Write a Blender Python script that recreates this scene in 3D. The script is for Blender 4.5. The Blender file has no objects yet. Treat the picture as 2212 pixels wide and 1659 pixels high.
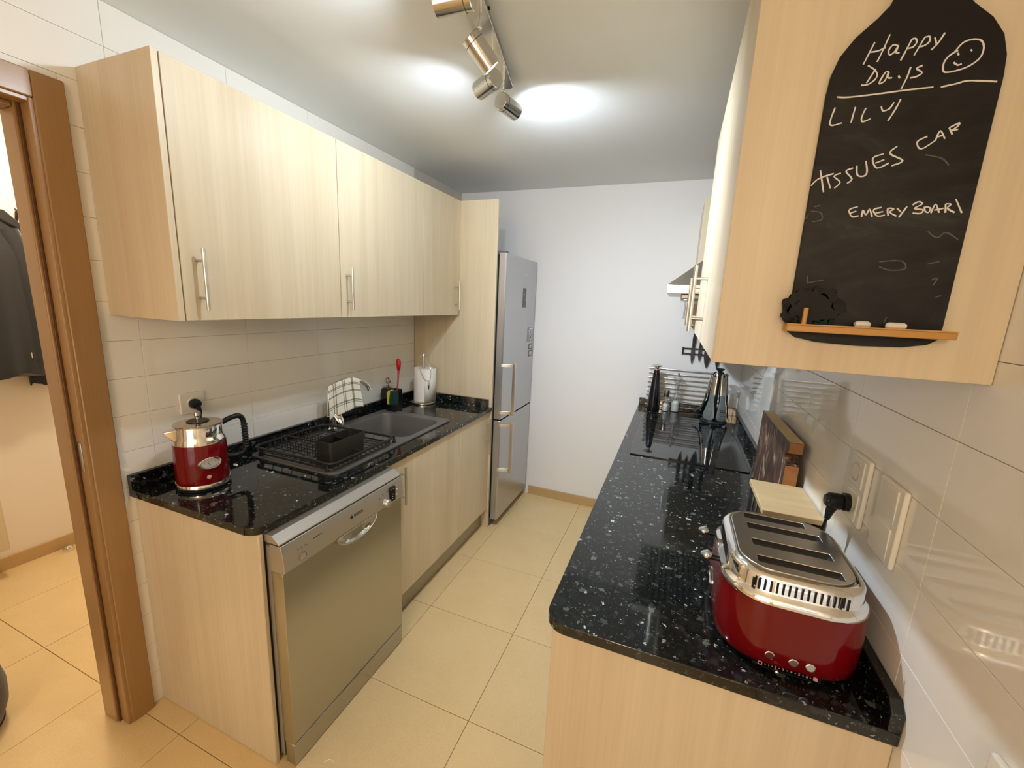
import bpy, bmesh, math, random
from mathutils import Vector, Matrix
random.seed(7)
sc = bpy.context.scene
COL = sc.collection
PI = math.pi

# ------------------------------------------------------------------ camera
IMG_W, IMG_H = 2212, 1659
F_PX, YAW, PITCH, ROLL = 896.06, .3714, -.1938, .0446
cam_d = bpy.data.cameras.new('camera')
cam_d.sensor_fit = 'HORIZONTAL'; cam_d.sensor_width = 36.0
cam_d.lens = F_PX / IMG_W * 36.0
cam_d.clip_start = .02; cam_d.clip_end = 60
cam = bpy.data.objects.new('camera', cam_d); COL.objects.link(cam)
fw = Vector((-math.sin(YAW)*math.cos(PITCH), math.cos(YAW)*math.cos(PITCH), math.sin(PITCH)))
rt = Vector((math.cos(YAW), math.sin(YAW), 0)); up = rt.cross(fw)
r2 = math.cos(ROLL)*rt + math.sin(ROLL)*up; u2 = -math.sin(ROLL)*rt + math.cos(ROLL)*up
M = Matrix((r2, u2, -fw)).transposed().to_4x4(); M.translation = (1.7434, -.7959, 1.6064)
cam.matrix_world = M
sc.camera = cam

# ------------------------------------------------------------------ world, lights, exposure
world = bpy.data.worlds.new('world'); sc.world = world; world.use_nodes = True
bg = world.node_tree.nodes['Background']; bg.inputs[0].default_value = (.75, .86, 1, 1); bg.inputs[1].default_value = .6
sc.view_settings.view_transform = 'Standard'; sc.view_settings.look = 'None'
sc.view_settings.gamma = 1; sc.view_settings.use_curve_mapping = False
sc.view_settings.exposure = .66
sc.cycles.max_bounces = 10; sc.cycles.diffuse_bounces = 5; sc.cycles.glossy_bounces = 5
sc.cycles.transmission_bounces = 8; sc.cycles.transparent_max_bounces = 8
sc.cycles.caustics_reflective = False; sc.cycles.caustics_refractive = False
sc.cycles.sample_clamp_indirect = 6

SPOT_COL = (.80, .905, 1.0)
SPOT_W = 14.5
WARM = (1.0, .80, .56)
def area(name, loc, size, watts, color, rot=(0, 0, 0), size_y=None):
    l = bpy.data.lights.new(name, 'AREA'); l.energy = watts; l.color = color; l.size = size
    if size_y: l.shape = 'RECTANGLE'; l.size_y = size_y
    o = bpy.data.objects.new(name, l); COL.objects.link(o); o.location = loc; o.rotation_euler = rot
    return o
def point(name, loc, watts, color, rad=.06):
    l = bpy.data.lights.new(name, 'POINT'); l.energy = watts; l.color = color; l.shadow_soft_size = rad
    o = bpy.data.objects.new(name, l); COL.objects.link(o); o.location = loc
    return o
point('hall_lamp_light', (-.85, .16, 2.30), 26, WARM, .07)
point('room_lamp_light', (1.55, -2.55, 2.0), 30, (1, .70, .42), .15)
area('rear_fill_light', (1.225, -2.78, 1.1), 1.5, 38, (1, .97, .95), (PI/2, 0, PI), 1.9)  # unseen area light added inside the window opening as neutral fill

# ------------------------------------------------------------------ materials
def new_mat(name):
    m = bpy.data.materials.new(name); m.use_nodes = True
    nt = m.node_tree; return m, nt, nt.nodes['Principled BSDF']
def pb(name, col, rough=.5, metal=0, coat=0, trans=0, ior=1.5, emis=None, es=0, sheen=0, spec=None, bump=0, bscale=200, aniso=0):
    m, nt, b = new_mat(name)
    b.inputs['Base Color'].default_value = (*col, 1); b.inputs['Roughness'].default_value = rough
    b.inputs['Metallic'].default_value = metal; b.inputs['IOR'].default_value = ior
    b.inputs['Coat Weight'].default_value = coat; b.inputs['Coat Roughness'].default_value = .04
    b.inputs['Transmission Weight'].default_value = trans; b.inputs['Sheen Weight'].default_value = sheen
    b.inputs['Anisotropic'].default_value = aniso
    if spec is not None: b.inputs['Specular IOR Level'].default_value = spec
    if emis: b.inputs['Emission Color'].default_value = (*emis, 1); b.inputs['Emission Strength'].default_value = es
    if bump:
        n = nt.nodes.new('ShaderNodeTexNoise'); n.inputs['Scale'].default_value = bscale; n.inputs['Detail'].default_value = 3
        tc = nt.nodes.new('ShaderNodeTexCoord'); nt.links.new(tc.outputs['Object'], n.inputs['Vector'])
        bp = nt.nodes.new('ShaderNodeBump'); bp.inputs['Strength'].default_value = bump; bp.inputs['Distance'].default_value = .002
        nt.links.new(n.outputs['Fac'], bp.inputs['Height']); nt.links.new(bp.outputs[0], b.inputs['Normal'])
    return m
def ramp(nt, stops):
    r = nt.nodes.new('ShaderNodeValToRGB'); e = r.color_ramp.elements
    while len(e) > 1: e.remove(e[-1])
    e[0].position = stops[0][0]; e[0].color = (*stops[0][1], 1)
    for p, c in stops[1:]:
        x = e.new(p); x.color = (*c, 1)
    return r
def coords(nt, scale=(1, 1, 1), rnd=0.0, rot=(0, 0, 0)):
    tc = nt.nodes.new('ShaderNodeTexCoord'); mp = nt.nodes.new('ShaderNodeMapping')
    mp.inputs['Scale'].default_value = scale; mp.inputs['Rotation'].default_value = rot
    nt.links.new(tc.outputs['Object'], mp.inputs['Vector'])
    if rnd:
        oi = nt.nodes.new('ShaderNodeObjectInfo'); ml = nt.nodes.new('ShaderNodeMath'); ml.operation = 'MULTIPLY'
        ml.inputs[1].default_value = rnd; nt.links.new(oi.outputs['Random'], ml.inputs[0])
        cb = nt.nodes.new('ShaderNodeCombineXYZ')
        for i in range(3): nt.links.new(ml.outputs[0], cb.inputs[i])
        nt.links.new(cb.outputs[0], mp.inputs['Location'])
    return mp
def noise(nt, vec, scale, detail=4, rough=.5, dist=0):
    n = nt.nodes.new('ShaderNodeTexNoise'); n.inputs['Scale'].default_value = scale
    n.inputs['Detail'].default_value = detail; n.inputs['Roughness'].default_value = rough; n.inputs['Distortion'].default_value = dist
    nt.links.new(vec.outputs[0], n.inputs['Vector']); return n
def mixc(nt, fac, a, b, mode='MIX'):
    m = nt.nodes.new('ShaderNodeMix'); m.data_type = 'RGBA'; m.blend_type = mode
    for sock, val in ((m.inputs[0], fac), (m.inputs[6], a), (m.inputs[7], b)):
        if hasattr(val, 'outputs') or hasattr(val, 'is_linked'):
            nt.links.new(val if hasattr(val, 'is_linked') else val.outputs[0], sock)
        elif isinstance(val, (int, float)): sock.default_value = val
        else: sock.default_value = (*val, 1)
    return m.outputs[2]

def wood(name, light, dark, rough=.42, grain=(14, 14, .55), fine=(160, 160, 2.2), amt=1.0, bump=.05):
    m, nt, b = new_mat(name)
    n1 = noise(nt, coords(nt, grain, 9), 1.0, 5, .55, .35)
    n2 = noise(nt, coords(nt, fine, 5), 1.0, 3, .6, .1)
    mid = tuple((x+y)/2 for x, y in zip(light, dark))
    r1 = ramp(nt, [(.30, dark), (.46, mid), (.62, light)]); nt.links.new(n1.outputs['Fac'], r1.inputs[0])
    r2_ = ramp(nt, [(.35, tuple(c*.86 for c in light)), (.65, light)]); nt.links.new(n2.outputs['Fac'], r2_.inputs[0])
    c = mixc(nt, .42, r1.outputs[0], r2_.outputs[0])
    nt.links.new(c, b.inputs['Base Color']); b.inputs['Roughness'].default_value = rough
    bp = nt.nodes.new('ShaderNodeBump'); bp.inputs['Strength'].default_value = bump; bp.inputs['Distance'].default_value = .001
    nt.links.new(n2.outputs['Fac'], bp.inputs['Height']); nt.links.new(bp.outputs[0], b.inputs['Normal'])
    return m
M_DOOR = wood('pale_laminate', (.70, .605, .435), (.55, .435, .28), .38, (9, 9, .45), (120, 120, 1.6))
M_PANEL = M_DOOR
M_FRAME = wood('honey_beech', (.37, .215, .085), (.30, .160, .055), .32, (10, 10, .8), (220, 220, 5))
M_FRAME_X = wood('honey_beech_crosswise', (.37, .215, .085), (.30, .160, .055), .28, (10, .8, 10), (220, 5, 220))
M_SKIRT = wood('pale_skirting', (.58, .40, .20), (.50, .33, .155), .35, (10, .6, 10), (200, 4, 200))
M_LEDGE = wood('orange_ledge_wood', (.55, .30, .085), (.47, .24, .06), .5, (1.0, 30, 30), (8, 200, 200))
M_LIGHTWOOD = wood('pale_board_wood', (.66, .50, .28), (.54, .38, .19), .55, (3, 22, 22), (14, 160, 160))

def walnut(name):
    m, nt, b = new_mat(name)
    n1 = noise(nt, coords(nt, (24, 24, 7)), 1.0, 5, .6, 1.2)
    r1 = ramp(nt, [(.36, (.028, .012, .008)), (.48, (.085, .040, .024)), (.57, (.16, .085, .055)), (.64, (.50, .37, .27))])
    nt.links.new(n1.outputs['Fac'], r1.inputs[0]); nt.links.new(r1.outputs[0], b.inputs['Base Color'])
    b.inputs['Roughness'].default_value = .45
    return m
M_WALNUT = walnut('dark_walnut')
M_WALNUT_END = wood('board_end_grain', (.36, .155, .05), (.22, .085, .028), .5, (20, 20, 30), (100, 100, 30))

def granite():
    m, nt, b = new_mat('black_granite')
    mp = coords(nt, (1, 1, 1))
    wn = noise(nt, mp, 110, 4, .6)
    wv = mixc(nt, .022, mp.outputs[0], wn.outputs['Color'], 'ADD')
    def flecks(scale, thr, size, lo, hi):
        v = nt.nodes.new('ShaderNodeTexVoronoi'); v.inputs['Scale'].default_value = scale
        nt.links.new(wv, v.inputs['Vector'])
        sp = nt.nodes.new('ShaderNodeSeparateColor'); nt.links.new(v.outputs['Color'], sp.inputs[0])
        t = nt.nodes.new('ShaderNodeMath'); t.operation = 'GREATER_THAN'; t.inputs[1].default_value = thr
        nt.links.new(sp.outputs[0], t.inputs[0])
        d = nt.nodes.new('ShaderNodeMath'); d.operation = 'LESS_THAN'; d.inputs[1].default_value = size
        nt.links.new(v.outputs['Distance'], d.inputs[0])
        mu = nt.nodes.new('ShaderNodeMath'); mu.operation = 'MULTIPLY'
        nt.links.new(t.outputs[0], mu.inputs[0]); nt.links.new(d.outputs[0], mu.inputs[1])
        rr = ramp(nt, [(0, lo), (.7, lo), (1, hi)]); nt.links.new(sp.outputs[1], rr.inputs[0])
        return mu.outputs[0], rr.outputs[0]
    base = ramp(nt, [(.38, (.0030, .0036, .0036)), (.62, (.010, .012, .012)), (.74, (.024, .028, .027))])
    nt.links.new(noise(nt, mp, 70, 6, .65).outputs['Fac'], base.inputs[0])
    f0, c0 = flecks(48, .66, .42, (.018, .023, .021), (.10, .12, .11))
    f1, c1 = flecks(85, .87, .36, (.05, .06, .055), (.62, .68, .68))
    f2, c2 = flecks(210, .82, .36, (.03, .038, .036), (.36, .42, .41))
    f3, c3 = flecks(38, .965, .30, (.10, .12, .10), (.50, .56, .55))
    c = mixc(nt, f0, base.outputs[0], c0); c = mixc(nt, f2, c, c2); c = mixc(nt, f1, c, c1); c = mixc(nt, f3, c, c3)
    nt.links.new(c, b.inputs['Base Color']); b.inputs['Roughness'].default_value = .06
    b.inputs['Specular IOR Level'].default_value = .55
    return m
M_GRANITE = granite()

def floor_tile():
    m, nt, b = new_mat('beige_floor_tile')
    n1 = noise(nt, coords(nt, (1, 1, 1), 20), 5, 6, .65)
    n2 = noise(nt, coords(nt, (1, 1, 1), 3), 220, 2)
    r1 = ramp(nt, [(.3, (.76, .575, .305)), (.7, (.80, .615, .335))]); nt.links.new(n1.outputs['Fac'], r1.inputs[0])
    r2_ = ramp(nt, [(.35, (.88, .87, .85)), (.6, (1, 1, 1))]); nt.links.new(n2.outputs['Fac'], r2_.inputs[0])
    nt.links.new(mixc(nt, .5, r1.outputs[0], r2_.outputs[0], 'MULTIPLY'), b.inputs['Base Color'])
    rr = ramp(nt, [(.3, (.23,)*3), (.7, (.25,)*3)]); nt.links.new(n1.outputs['Fac'], rr.inputs[0]); nt.links.new(rr.outputs[0], b.inputs['Roughness'])
    return m
M_FTILE = floor_tile()
M_GROUT_F = pb('floor_grout', (.30, .20, .085), .8)
M_WTILE = pb('glossy_white_tile', (.85, .835, .79), .055, bump=.015, bscale=14)
M_GROUT_W = pb('wall_grout', (.58, .54, .48), .8)
M_PLASTER = pb('white_plaster', (.84, .84, .85), .62, bump=.05, bscale=120)
M_CEIL = pb('ceiling_paint', (.82, .85, .86), .7)
M_HALLWALL = pb('hall_wall_paint', (.83, .77, .70), .7, bump=.05, bscale=120)
M_CHROME = pb('chrome', (.86, .85, .83), .07, 1)
M_BRUSH = pb('brushed_nickel', (.64, .62, .58), .28, 1, aniso=.5)
M_SATIN = pb('satin_nickel', (.60, .58, .54), .16, 1)
M_INOX = pb('inox_panel', (.46, .45, .41), .27, 1, aniso=.6)
M_SILVER = pb('silver_painted_metal', (.50, .475, .42), .36, .75)
M_FRIDGE = pb('fridge_inox', (.50, .51, .53), .30, .85)
M_FRIDGE_SIDE = pb('fridge_grey_side', (.10, .10, .11), .45)
M_BLACK = pb('black_plastic', (.009, .009, .010), .35, spec=.3)
M_BLACKGLOSS = pb('black_gloss', (.006, .006, .007), .10)
M_BLACKMATT = pb('black_coated_metal', (.010, .010, .010), .42)
M_RUBBER = pb('black_rubber', (.010, .010, .011), .6)
M_RED = pb('red_enamel', (.150, .0011, .0032), .16, 0, .35, spec=.25)
M_REDPL = pb('red_plastic', (.45, .004, .012), .25)
M_REDCLEAR = pb('clear_red_plastic', (.85, .18, .18), .1, 0, 0, .6)
M_WHITEPL = pb('white_plastic', (.80, .78, .71), .22)
M_WHITE = pb('white_paint_print', (.85, .85, .85), .5)
M_PINKPRINT = pb('pale_print', (.62, .36, .36), .5)
M_PAPER = pb('tissue_paper', (.88, .87, .84), .9, bump=.25, bscale=90)
M_SINK = pb('grey_composite', (.12, .116, .108), .42, bump=.08, bscale=600)
def clear(name, gloss=.11):
    m = bpy.data.materials.new(name); m.use_nodes = True; nt = m.node_tree; nt.nodes.clear()
    o = nt.nodes.new('ShaderNodeOutputMaterial'); mx = nt.nodes.new('ShaderNodeMixShader'); tr = nt.nodes.new('ShaderNodeBsdfTransparent')
    gl = nt.nodes.new('ShaderNodeBsdfGlossy'); gl.inputs['Roughness'].default_value = .03
    tr.inputs[0].default_value = (.95, .97, .96, 1)
    lw = nt.nodes.new('ShaderNodeLayerWeight'); lw.inputs[0].default_value = .35
    mp = nt.nodes.new('ShaderNodeMapRange'); mp.inputs[3].default_value = gloss; mp.inputs[4].default_value = .85
    nt.links.new(lw.outputs['Facing'], mp.inputs[0]); nt.links.new(mp.outputs[0], mx.inputs[0])
    nt.links.new(tr.outputs[0], mx.inputs[1]); nt.links.new(gl.outputs[0], mx.inputs[2]); nt.links.new(mx.outputs[0], o.inputs[0])
    return m
M_GLASS = clear('clear_acrylic')
M_SALT = pb('salt_grains', (.88, .88, .86), .8, bump=.4, bscale=900)
M_HOB = pb('black_ceramic_glass', (.010, .011, .012), .03, spec=.8)
M_STEELDARK = pb('dark_knife_steel', (.03, .032, .034), .25, .3)
M_NYLON = pb('grey_nylon', (.15, .18, .175), .4)
M_NYLON_D = pb('dark_nylon', (.014, .018, .022), .4)
M_SPONGE_Y = pb('yellow_sponge', (.70, .60, .09), .9, bump=.6, bscale=500)
M_SPONGE_G = pb('green_scourer', (.004, .04, .032), .95, bump=.6, bscale=700)
M_SMOKE = pb('smoked_bottle', (.007, .007, .008), .12)
M_CHALK = pb('chalk_stroke', (.72, .71, .69), .9)
M_CHALKFAINT = pb('faint_chalk_stroke', (.10, .10, .097), .9)
M_CHALKSTICK = pb('chalk_stick', (.83, .80, .77), .9)
M_CARCASS = pb('carcass_board', (.66, .58, .44), .6)
M_DIAL = pb('dial_face', (.46, .46, .44), .3)
M_PLINTH = pb('grey_plinth_foil', (.36, .33, .26), .3, .6)
M_JACKET = pb('dark_grey_jacket', (.007, .007, .0085), .8, sheen=.3, bump=.3, bscale=150)
M_NAVY = pb('navy_padded_nylon', (.008, .010, .022), .5)
M_POUFFE = pb('dark_taupe_fabric', (.045, .036, .026), .8, sheen=.2, bump=.3, bscale=300)
M_BULB = pb('lit_bulb', (1, 1, 1), .3, emis=SPOT_COL, es=14)
M_WINGLASS = clear('window_glass')

def chalkboard():
    m, nt, b = new_mat('chalkboard')
    n1 = noise(nt, coords(nt, (7, 7, 16), rot=(0, .35, 0)), 1, 6, .7, .6)
    r1 = ramp(nt, [(.40, (.008, .008, .008)), (.58, (.020, .020, .0195)), (.72, (.050, .050, .048))])
    nt.links.new(n1.outputs['Fac'], r1.inputs[0])
    # the shoulders have been wiped less: dust sits on the writing area below
    tc = nt.nodes.new('ShaderNodeTexCoord'); sp = nt.nodes.new('ShaderNodeSeparateXYZ'); nt.links.new(tc.outputs['Object'], sp.inputs[0])
    r2_ = ramp(nt, [(.30, (1, 1, 1)), (.40, (0, 0, 0))]); nt.links.new(sp.outputs[2], r2_.inputs[0])
    c = mixc(nt, r2_.outputs[0], (.010, .009, .009), r1.outputs[0])
    nt.links.new(c, b.inputs['Base Color']); b.inputs['Roughness'].default_value = .42; b.inputs['Specular IOR Level'].default_value = .2
    return m
M_BOARD = chalkboard()

def towel_mat():
    # checked cloth: threads woven in two directions (UV: u along the bar, v down)
    m, nt, b = new_mat('checked_tea_towel')
    uv = nt.nodes.new('ShaderNodeUVMap'); sp = nt.nodes.new('ShaderNodeSeparateXYZ'); nt.links.new(uv.outputs[0], sp.inputs[0])
    def band(sock, pos):
        tot = None
        for p, w in pos:
            s = nt.nodes.new('ShaderNodeMath'); s.operation = 'SUBTRACT'; nt.links.new(sock, s.inputs[0]); s.inputs[1].default_value = p
            a = nt.nodes.new('ShaderNodeMath'); a.operation = 'ABSOLUTE'; nt.links.new(s.outputs[0], a.inputs[0])
            l = nt.nodes.new('ShaderNodeMath'); l.operation = 'LESS_THAN'; nt.links.new(a.outputs[0], l.inputs[0]); l.inputs[1].default_value = w
            if tot is None: tot = l
            else:
                ad = nt.nodes.new('ShaderNodeMath'); ad.operation = 'MAXIMUM'; nt.links.new(tot.outputs[0], ad.inputs[0]); nt.links.new(l.outputs[0], ad.inputs[1]); tot = ad
        return tot.outputs[0]
    bu = band(sp.outputs[0], [(.15, .011), (.20, .011), (.38, .011), (.43, .011), (.66, .035)])
    bv = band(sp.outputs[1], [(.10, .012), (.14, .012), (.30, .012), (.34, .012), (.52, .022), (.80, .02), (.86, .012)])
    ad = nt.nodes.new('ShaderNodeMath'); ad.operation = 'ADD'; nt.links.new(bu, ad.inputs[0]); nt.links.new(bv, ad.inputs[1])
    r = ramp(nt, [(0, (.76, .76, .69)), (.5, (.27, .29, .21)), (1, (.09, .11, .08))])
    hl = nt.nodes.new('ShaderNodeMath'); hl.operation = 'MULTIPLY'; hl.inputs[1].default_value = .5
    nt.links.new(ad.outputs[0], hl.inputs[0]); nt.links.new(hl.outputs[0], r.inputs[0])
    nt.links.new(r.outputs[0], b.inputs['Base Color']); b.inputs['Roughness'].default_value = .95
    b.inputs['Sheen Weight'].default_value = .3
    return m
M_TOWEL = towel_mat()

# ------------------------------------------------------------------ geometry helpers
def rrect(u0, u1, v0, v1, r, n=5, corners=(1, 1, 1, 1)):
    P = []
    for i, (cu, cv, a0) in enumerate(((u0, v0, PI), (u1, v0, 1.5*PI), (u1, v1, 0), (u0, v1, .5*PI))):
        rr = r * corners[i]
        if rr <= 1e-6: P.append((cu, cv)); continue
        ou = cu + (rr if cu == u0 else -rr); ov = cv + (rr if cv == v0 else -rr)
        for k in range(n+1):
            a = a0 + .5*PI*k/n; P.append((ou + rr*math.cos(a), ov + rr*math.sin(a)))
    return P
class MB:
    def __init__(s): s.v = []; s.f = []; s.uv = None
    def add(s, vs, fs):
        o = len(s.v); s.v += [tuple(p) for p in vs]; s.f += [tuple(i+o for i in f) for f in fs]; return s
    def box(s, a, b):
        x0, y0, z0 = a; x1, y1, z1 = b
        return s.add([(x0,y0,z0),(x1,y0,z0),(x1,y1,z0),(x0,y1,z0),(x0,y0,z1),(x1,y0,z1),(x1,y1,z1),(x0,y1,z1)],
                     [(3,2,1,0),(4,5,6,7),(0,1,5,4),(1,2,6,5),(2,3,7,6),(3,0,4,7)])
    def prism(s, poly, w0, w1, axis='z'):
        n = len(poly)
        m = {'z': lambda u, v, w: (u, v, w), 'x': lambda u, v, w: (w, u, v), 'y': lambda u, v, w: (u, w, v)}[axis]
        return s.add([m(u, v, w0) for u, v in poly] + [m(u, v, w1) for u, v in poly],
                     [tuple(range(n))[::-1], tuple(range(n, 2*n))] + [(i, (i+1) % n, n+(i+1) % n, n+i) for i in range(n)])
    def loft(s, rings, cap0=True, cap1=True, closed=True):
        n = len(rings[0]); vs = [p for r in rings for p in r]; fs = []
        for k in range(len(rings)-1):
            for i in range(n if closed else n-1):
                j = (i+1) % n; fs.append((k*n+i, k*n+j, (k+1)*n+j, (k+1)*n+i))
        if cap0: fs.append(tuple(range(n))[::-1])
        if cap1: fs.append(tuple(range((len(rings)-1)*n, len(rings)*n)))
        return s.add(vs, fs)
    def tube(s, pts, r, n=8, caps=True):
        P = [Vector(p) for p in pts]; R = r if isinstance(r, (list, tuple)) else [r]*len(P)
        T = []
        for i in range(len(P)):
            t = (P[min(i+1, len(P)-1)] - P[max(i-1, 0)]); T.append(t.normalized() if t.length > 1e-9 else Vector((0, 0, 1)))
        a = Vector((0, 0, 1)) if abs(T[0].z) < .9 else Vector((1, 0, 0))
        nrm = T[0].cross(a).normalized(); rings = []
        for i, p in enumerate(P):
            nrm = (nrm - T[i]*nrm.dot(T[i])).normalized(); bn = T[i].cross(nrm)
            rings.append([tuple(p + (nrm*math.cos(2*PI*k/n) + bn*math.sin(2*PI*k/n))*R[i]) for k in range(n)])
        return s.loft(rings, caps, caps)
    def cyl(s, p0, p1, r0, r1=None, n=24):
        return s.tube([p0, p1], [r0, r0 if r1 is None else r1], n)
    def lathe(s, prof, c=(0, 0, 0), n=32, sx=1, sy=1):
        rings = [[(c[0]+r*sx*math.cos(2*PI*k/n), c[1]+r*sy*math.sin(2*PI*k/n), c[2]+z) for k in range(n)] for r, z in prof]
        return s.loft(rings)
    def lathe_axis(s, prof, p0, d, n=32):
        d = Vector(d).normalized(); a = Vector((0, 0, 1)) if abs(d.z) < .9 else Vector((1, 0, 0))
        u = d.cross(a).normalized(); w = d.cross(u); p0 = Vector(p0)
        rings = [[tuple(p0 + d*z + (u*math.cos(2*PI*k/n) + w*math.sin(2*PI*k/n))*r) for k in range(n)] for r, z in prof]
        return s.loft(rings)
    def sphere(s, c, r, n=16, sc=(1, 1, 1)):
        prof = [(max(1e-4, math.sin(PI*k/n)), -math.cos(PI*k/n)) for k in range(n+1)]
        rings = [[(c[0]+r*sc[0]*q*math.cos(2*PI*k/(2*n)), c[1]+r*sc[1]*q*math.sin(2*PI*k/(2*n)), c[2]+r*sc[2]*z) for k in range(2*n)] for q, z in prof]
        return s.loft(rings)
    def holed(s, outer, holes, z0, z1):
        """plate with holes, in the xy plane"""
        bm = bmesh.new(); loops = [outer] + holes; L = []
        for lp in loops:
            vs = [bm.verts.new((x, y, 0)) for x, y in lp]; L.append(vs)
            for i in range(len(vs)): bm.edges.new((vs[i], vs[(i+1) % len(vs)]))
        bmesh.ops.triangle_fill(bm, use_beauty=True, edges=bm.edges[:])
        bm.verts.index_update()
        base = [(v.co.x, v.co.y) for v in bm.verts]; tri = [tuple(v.index for v in f.verts) for f in bm.faces]
        n = len(base); fs = [t[::-1] for t in tri] + [tuple(i+n for i in t) for t in tri]
        for vs in L:
            for i in range(len(vs)):
                a, b = vs[i].index, vs[(i+1) % len(vs)].index; fs.append((a, b, b+n, a+n))
        bm.free()
        return s.add([(x, y, z0) for x, y in base] + [(x, y, z1) for x, y in base], fs)
    def xform(s, m): s.v = [tuple(m @ Vector(p)) for p in s.v]; return s
def root_of(p):
    while p.parent: p = p.parent
    return p
def obj(name, mb, mat, parent=None, bevel=0, seg=2, smooth=35, local=False, subsurf=0):
    me = bpy.data.meshes.new(name)
    vs = mb.v
    if parent is not None and not local:
        L = root_of(parent).location; vs = [(x-L.x, y-L.y, z-L.z) for x, y, z in vs]
    me.from_pydata(vs, [], mb.f)
    bm = bmesh.new(); bm.from_mesh(me); bmesh.ops.recalc_face_normals(bm, faces=bm.faces[:]); bm.to_mesh(me); bm.free()
    if mb.uv:
        ul = me.uv_layers.new(name='UVMap')
        for li, lp in enumerate(me.loops): ul.data[li].uv = mb.uv[lp.vertex_index]
    me.materials.append(mat)
    if smooth:
        me.shade_smooth(); me.set_sharp_from_angle(angle=math.radians(smooth))
    o = bpy.data.objects.new(name, me); COL.objects.link(o)
    if parent is not None: o.parent = parent
    if bevel:
        b = o.modifiers.new('bevel', 'BEVEL'); b.width = bevel; b.segments = seg; b.limit_method = 'ANGLE'; b.angle_limit = math.radians(40)
    if subsurf:
        b = o.modifiers.new('sub', 'SUBSURF'); b.levels = subsurf; b.render_levels = subsurf
    return o
def thing(name, label, cat, loc, group=None):
    o = bpy.data.objects.new(name, None); o.empty_display_size = .05; COL.objects.link(o); o.location = loc
    return tag(o, label, cat, group)
def tag(o, label, cat, group=None):
    o['label'] = label; o['category'] = cat
    if group: o['group'] = group
    return o
def structure(o): o['kind'] = 'structure'; return o
def box(a, b): return MB().box(a, b)
def lettering(name, txt, size, origin, xdir, ydir, mat, parent, depth=.0006, align='CENTER', spacing=1.0):
    cu = bpy.data.curves.new(name, 'FONT'); cu.body = txt; cu.size = size; cu.extrude = depth/2; cu.align_x = align; cu.align_y = 'CENTER'; cu.space_character = spacing
    t = bpy.data.objects.new(name, cu); COL.objects.link(t)
    me = bpy.data.meshes.new_from_object(t.evaluated_get(bpy.context.evaluated_depsgraph_get()))
    bpy.data.objects.remove(t)
    x = Vector(xdir).normalized(); y = Vector(ydir).normalized(); z = x.cross(y)
    m = Matrix((x, y, z)).transposed().to_4x4(); m.translation = Vector(origin) - root_of(parent).location
    me.transform(m); me.materials.clear(); me.materials.append(mat)
    o = bpy.data.objects.new(name, me); COL.objects.link(o); o.parent = parent
    return o
def smoothpath(pts, n=6):
    P = [Vector(p) for p in pts]; out = []
    for i in range(len(P)-1):
        p0 = P[max(i-1, 0)]; p1 = P[i]; p2 = P[i+1]; p3 = P[min(i+2, len(P)-1)]
        for k in range(n):
            t = k/n
            out.append(.5*((2*p1) + (p2-p0)*t + (2*p0-5*p1+4*p2-p3)*t*t + (3*p1-p0-3*p2+p3)*t**3))
    return out + [P[-1]]

# ------------------------------------------------------------------ main dimensions (metres)
RW, BY, CZ = 2.1812, 2.386, 2.4555        # right wall x, back wall y, ceiling z
HX = -1.63                                 # hall wall x
FY = -2.8                                  # wall behind the camera
LCT, RCT, TH = .8977, .9011, .0267         # worktop heights, thickness
LCF, RCF = .6265, 1.5322                   # worktop front edges
UB, UT, UX = 1.5078, 2.2345, .3565         # left wall cabinets
RUB, RUX = 1.5176, 1.8062                  # right wall cabinets

# ------------------------------------------------------------------ shell
floor = structure(obj('floor', box((HX-.1, FY-.1, -.06), (RW+.1, BY+.1, -.004)), M_GROUT_F))
T = .4716; fx0, fy0 = .2127, -.0661
def tile_mb(w, h, t, ch=.0007):
    b = MB()
    b.add([(0,0,-t),(w,0,-t),(w,h,-t),(0,h,-t),(0,0,-ch),(w,0,-ch),(w,h,-ch),(0,h,-ch),(ch,ch,0),(w-ch,ch,0),(w-ch,h-ch,0),(ch,h-ch,0)],
          [(3,2,1,0),(0,1,5,4),(1,2,6,5),(2,3,7,6),(3,0,4,7),(4,5,9,8),(5,6,10,9),(6,7,11,10),(7,4,8,11),(8,9,10,11)])
    return b
g = .0022
cache = {}
def lay_tile(parent, u0, u1, v0, v1, place, mat, t=.005, gap=.0022):
    w, h = round(u1-u0-gap, 4), round(v1-v0-gap, 4)
    if w < .012 or h < .012: return
    key = (w, h, mat.name)
    if key not in cache:
        o = obj('tile', tile_mb(w, h, t), mat, smooth=0); cache[key] = o.data
    else:
        o = bpy.data.objects.new('tile', cache[key]); COL.objects.link(o)
    o.parent = parent; o.matrix_local = place(u0+gap/2, v0+gap/2)
    return o
for i in range(-4, 5):
    for j in range(-6, 6):
        x0, x1 = max(HX, fx0+i*T), min(RW, fx0+(i+1)*T); y0, y1 = max(FY, fy0+j*T), min(BY, fy0+(j+1)*T)
        if x1-x0 > .02 and y1-y0 > .02:
            lay_tile(floor, x0, x1, y0, y1, lambda u, v: Matrix.Translation((u, v, 0)), M_FTILE)
structure(obj('ceiling', box((HX-.1, FY-.1, CZ), (RW+.1, BY+.1, CZ+.08)), M_CEIL))
structure(obj('wall_back', box((-.1, BY, -.06), (RW+.1, BY+.12, CZ)), M_PLASTER))
wr = structure(obj('wall_right', box((RW+.006, FY-.1, -.06), (RW+.12, BY, CZ)), M_GROUT_W))
DY0, DY1, DH = -.955, -.105, 2.115         # doorway
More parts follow.
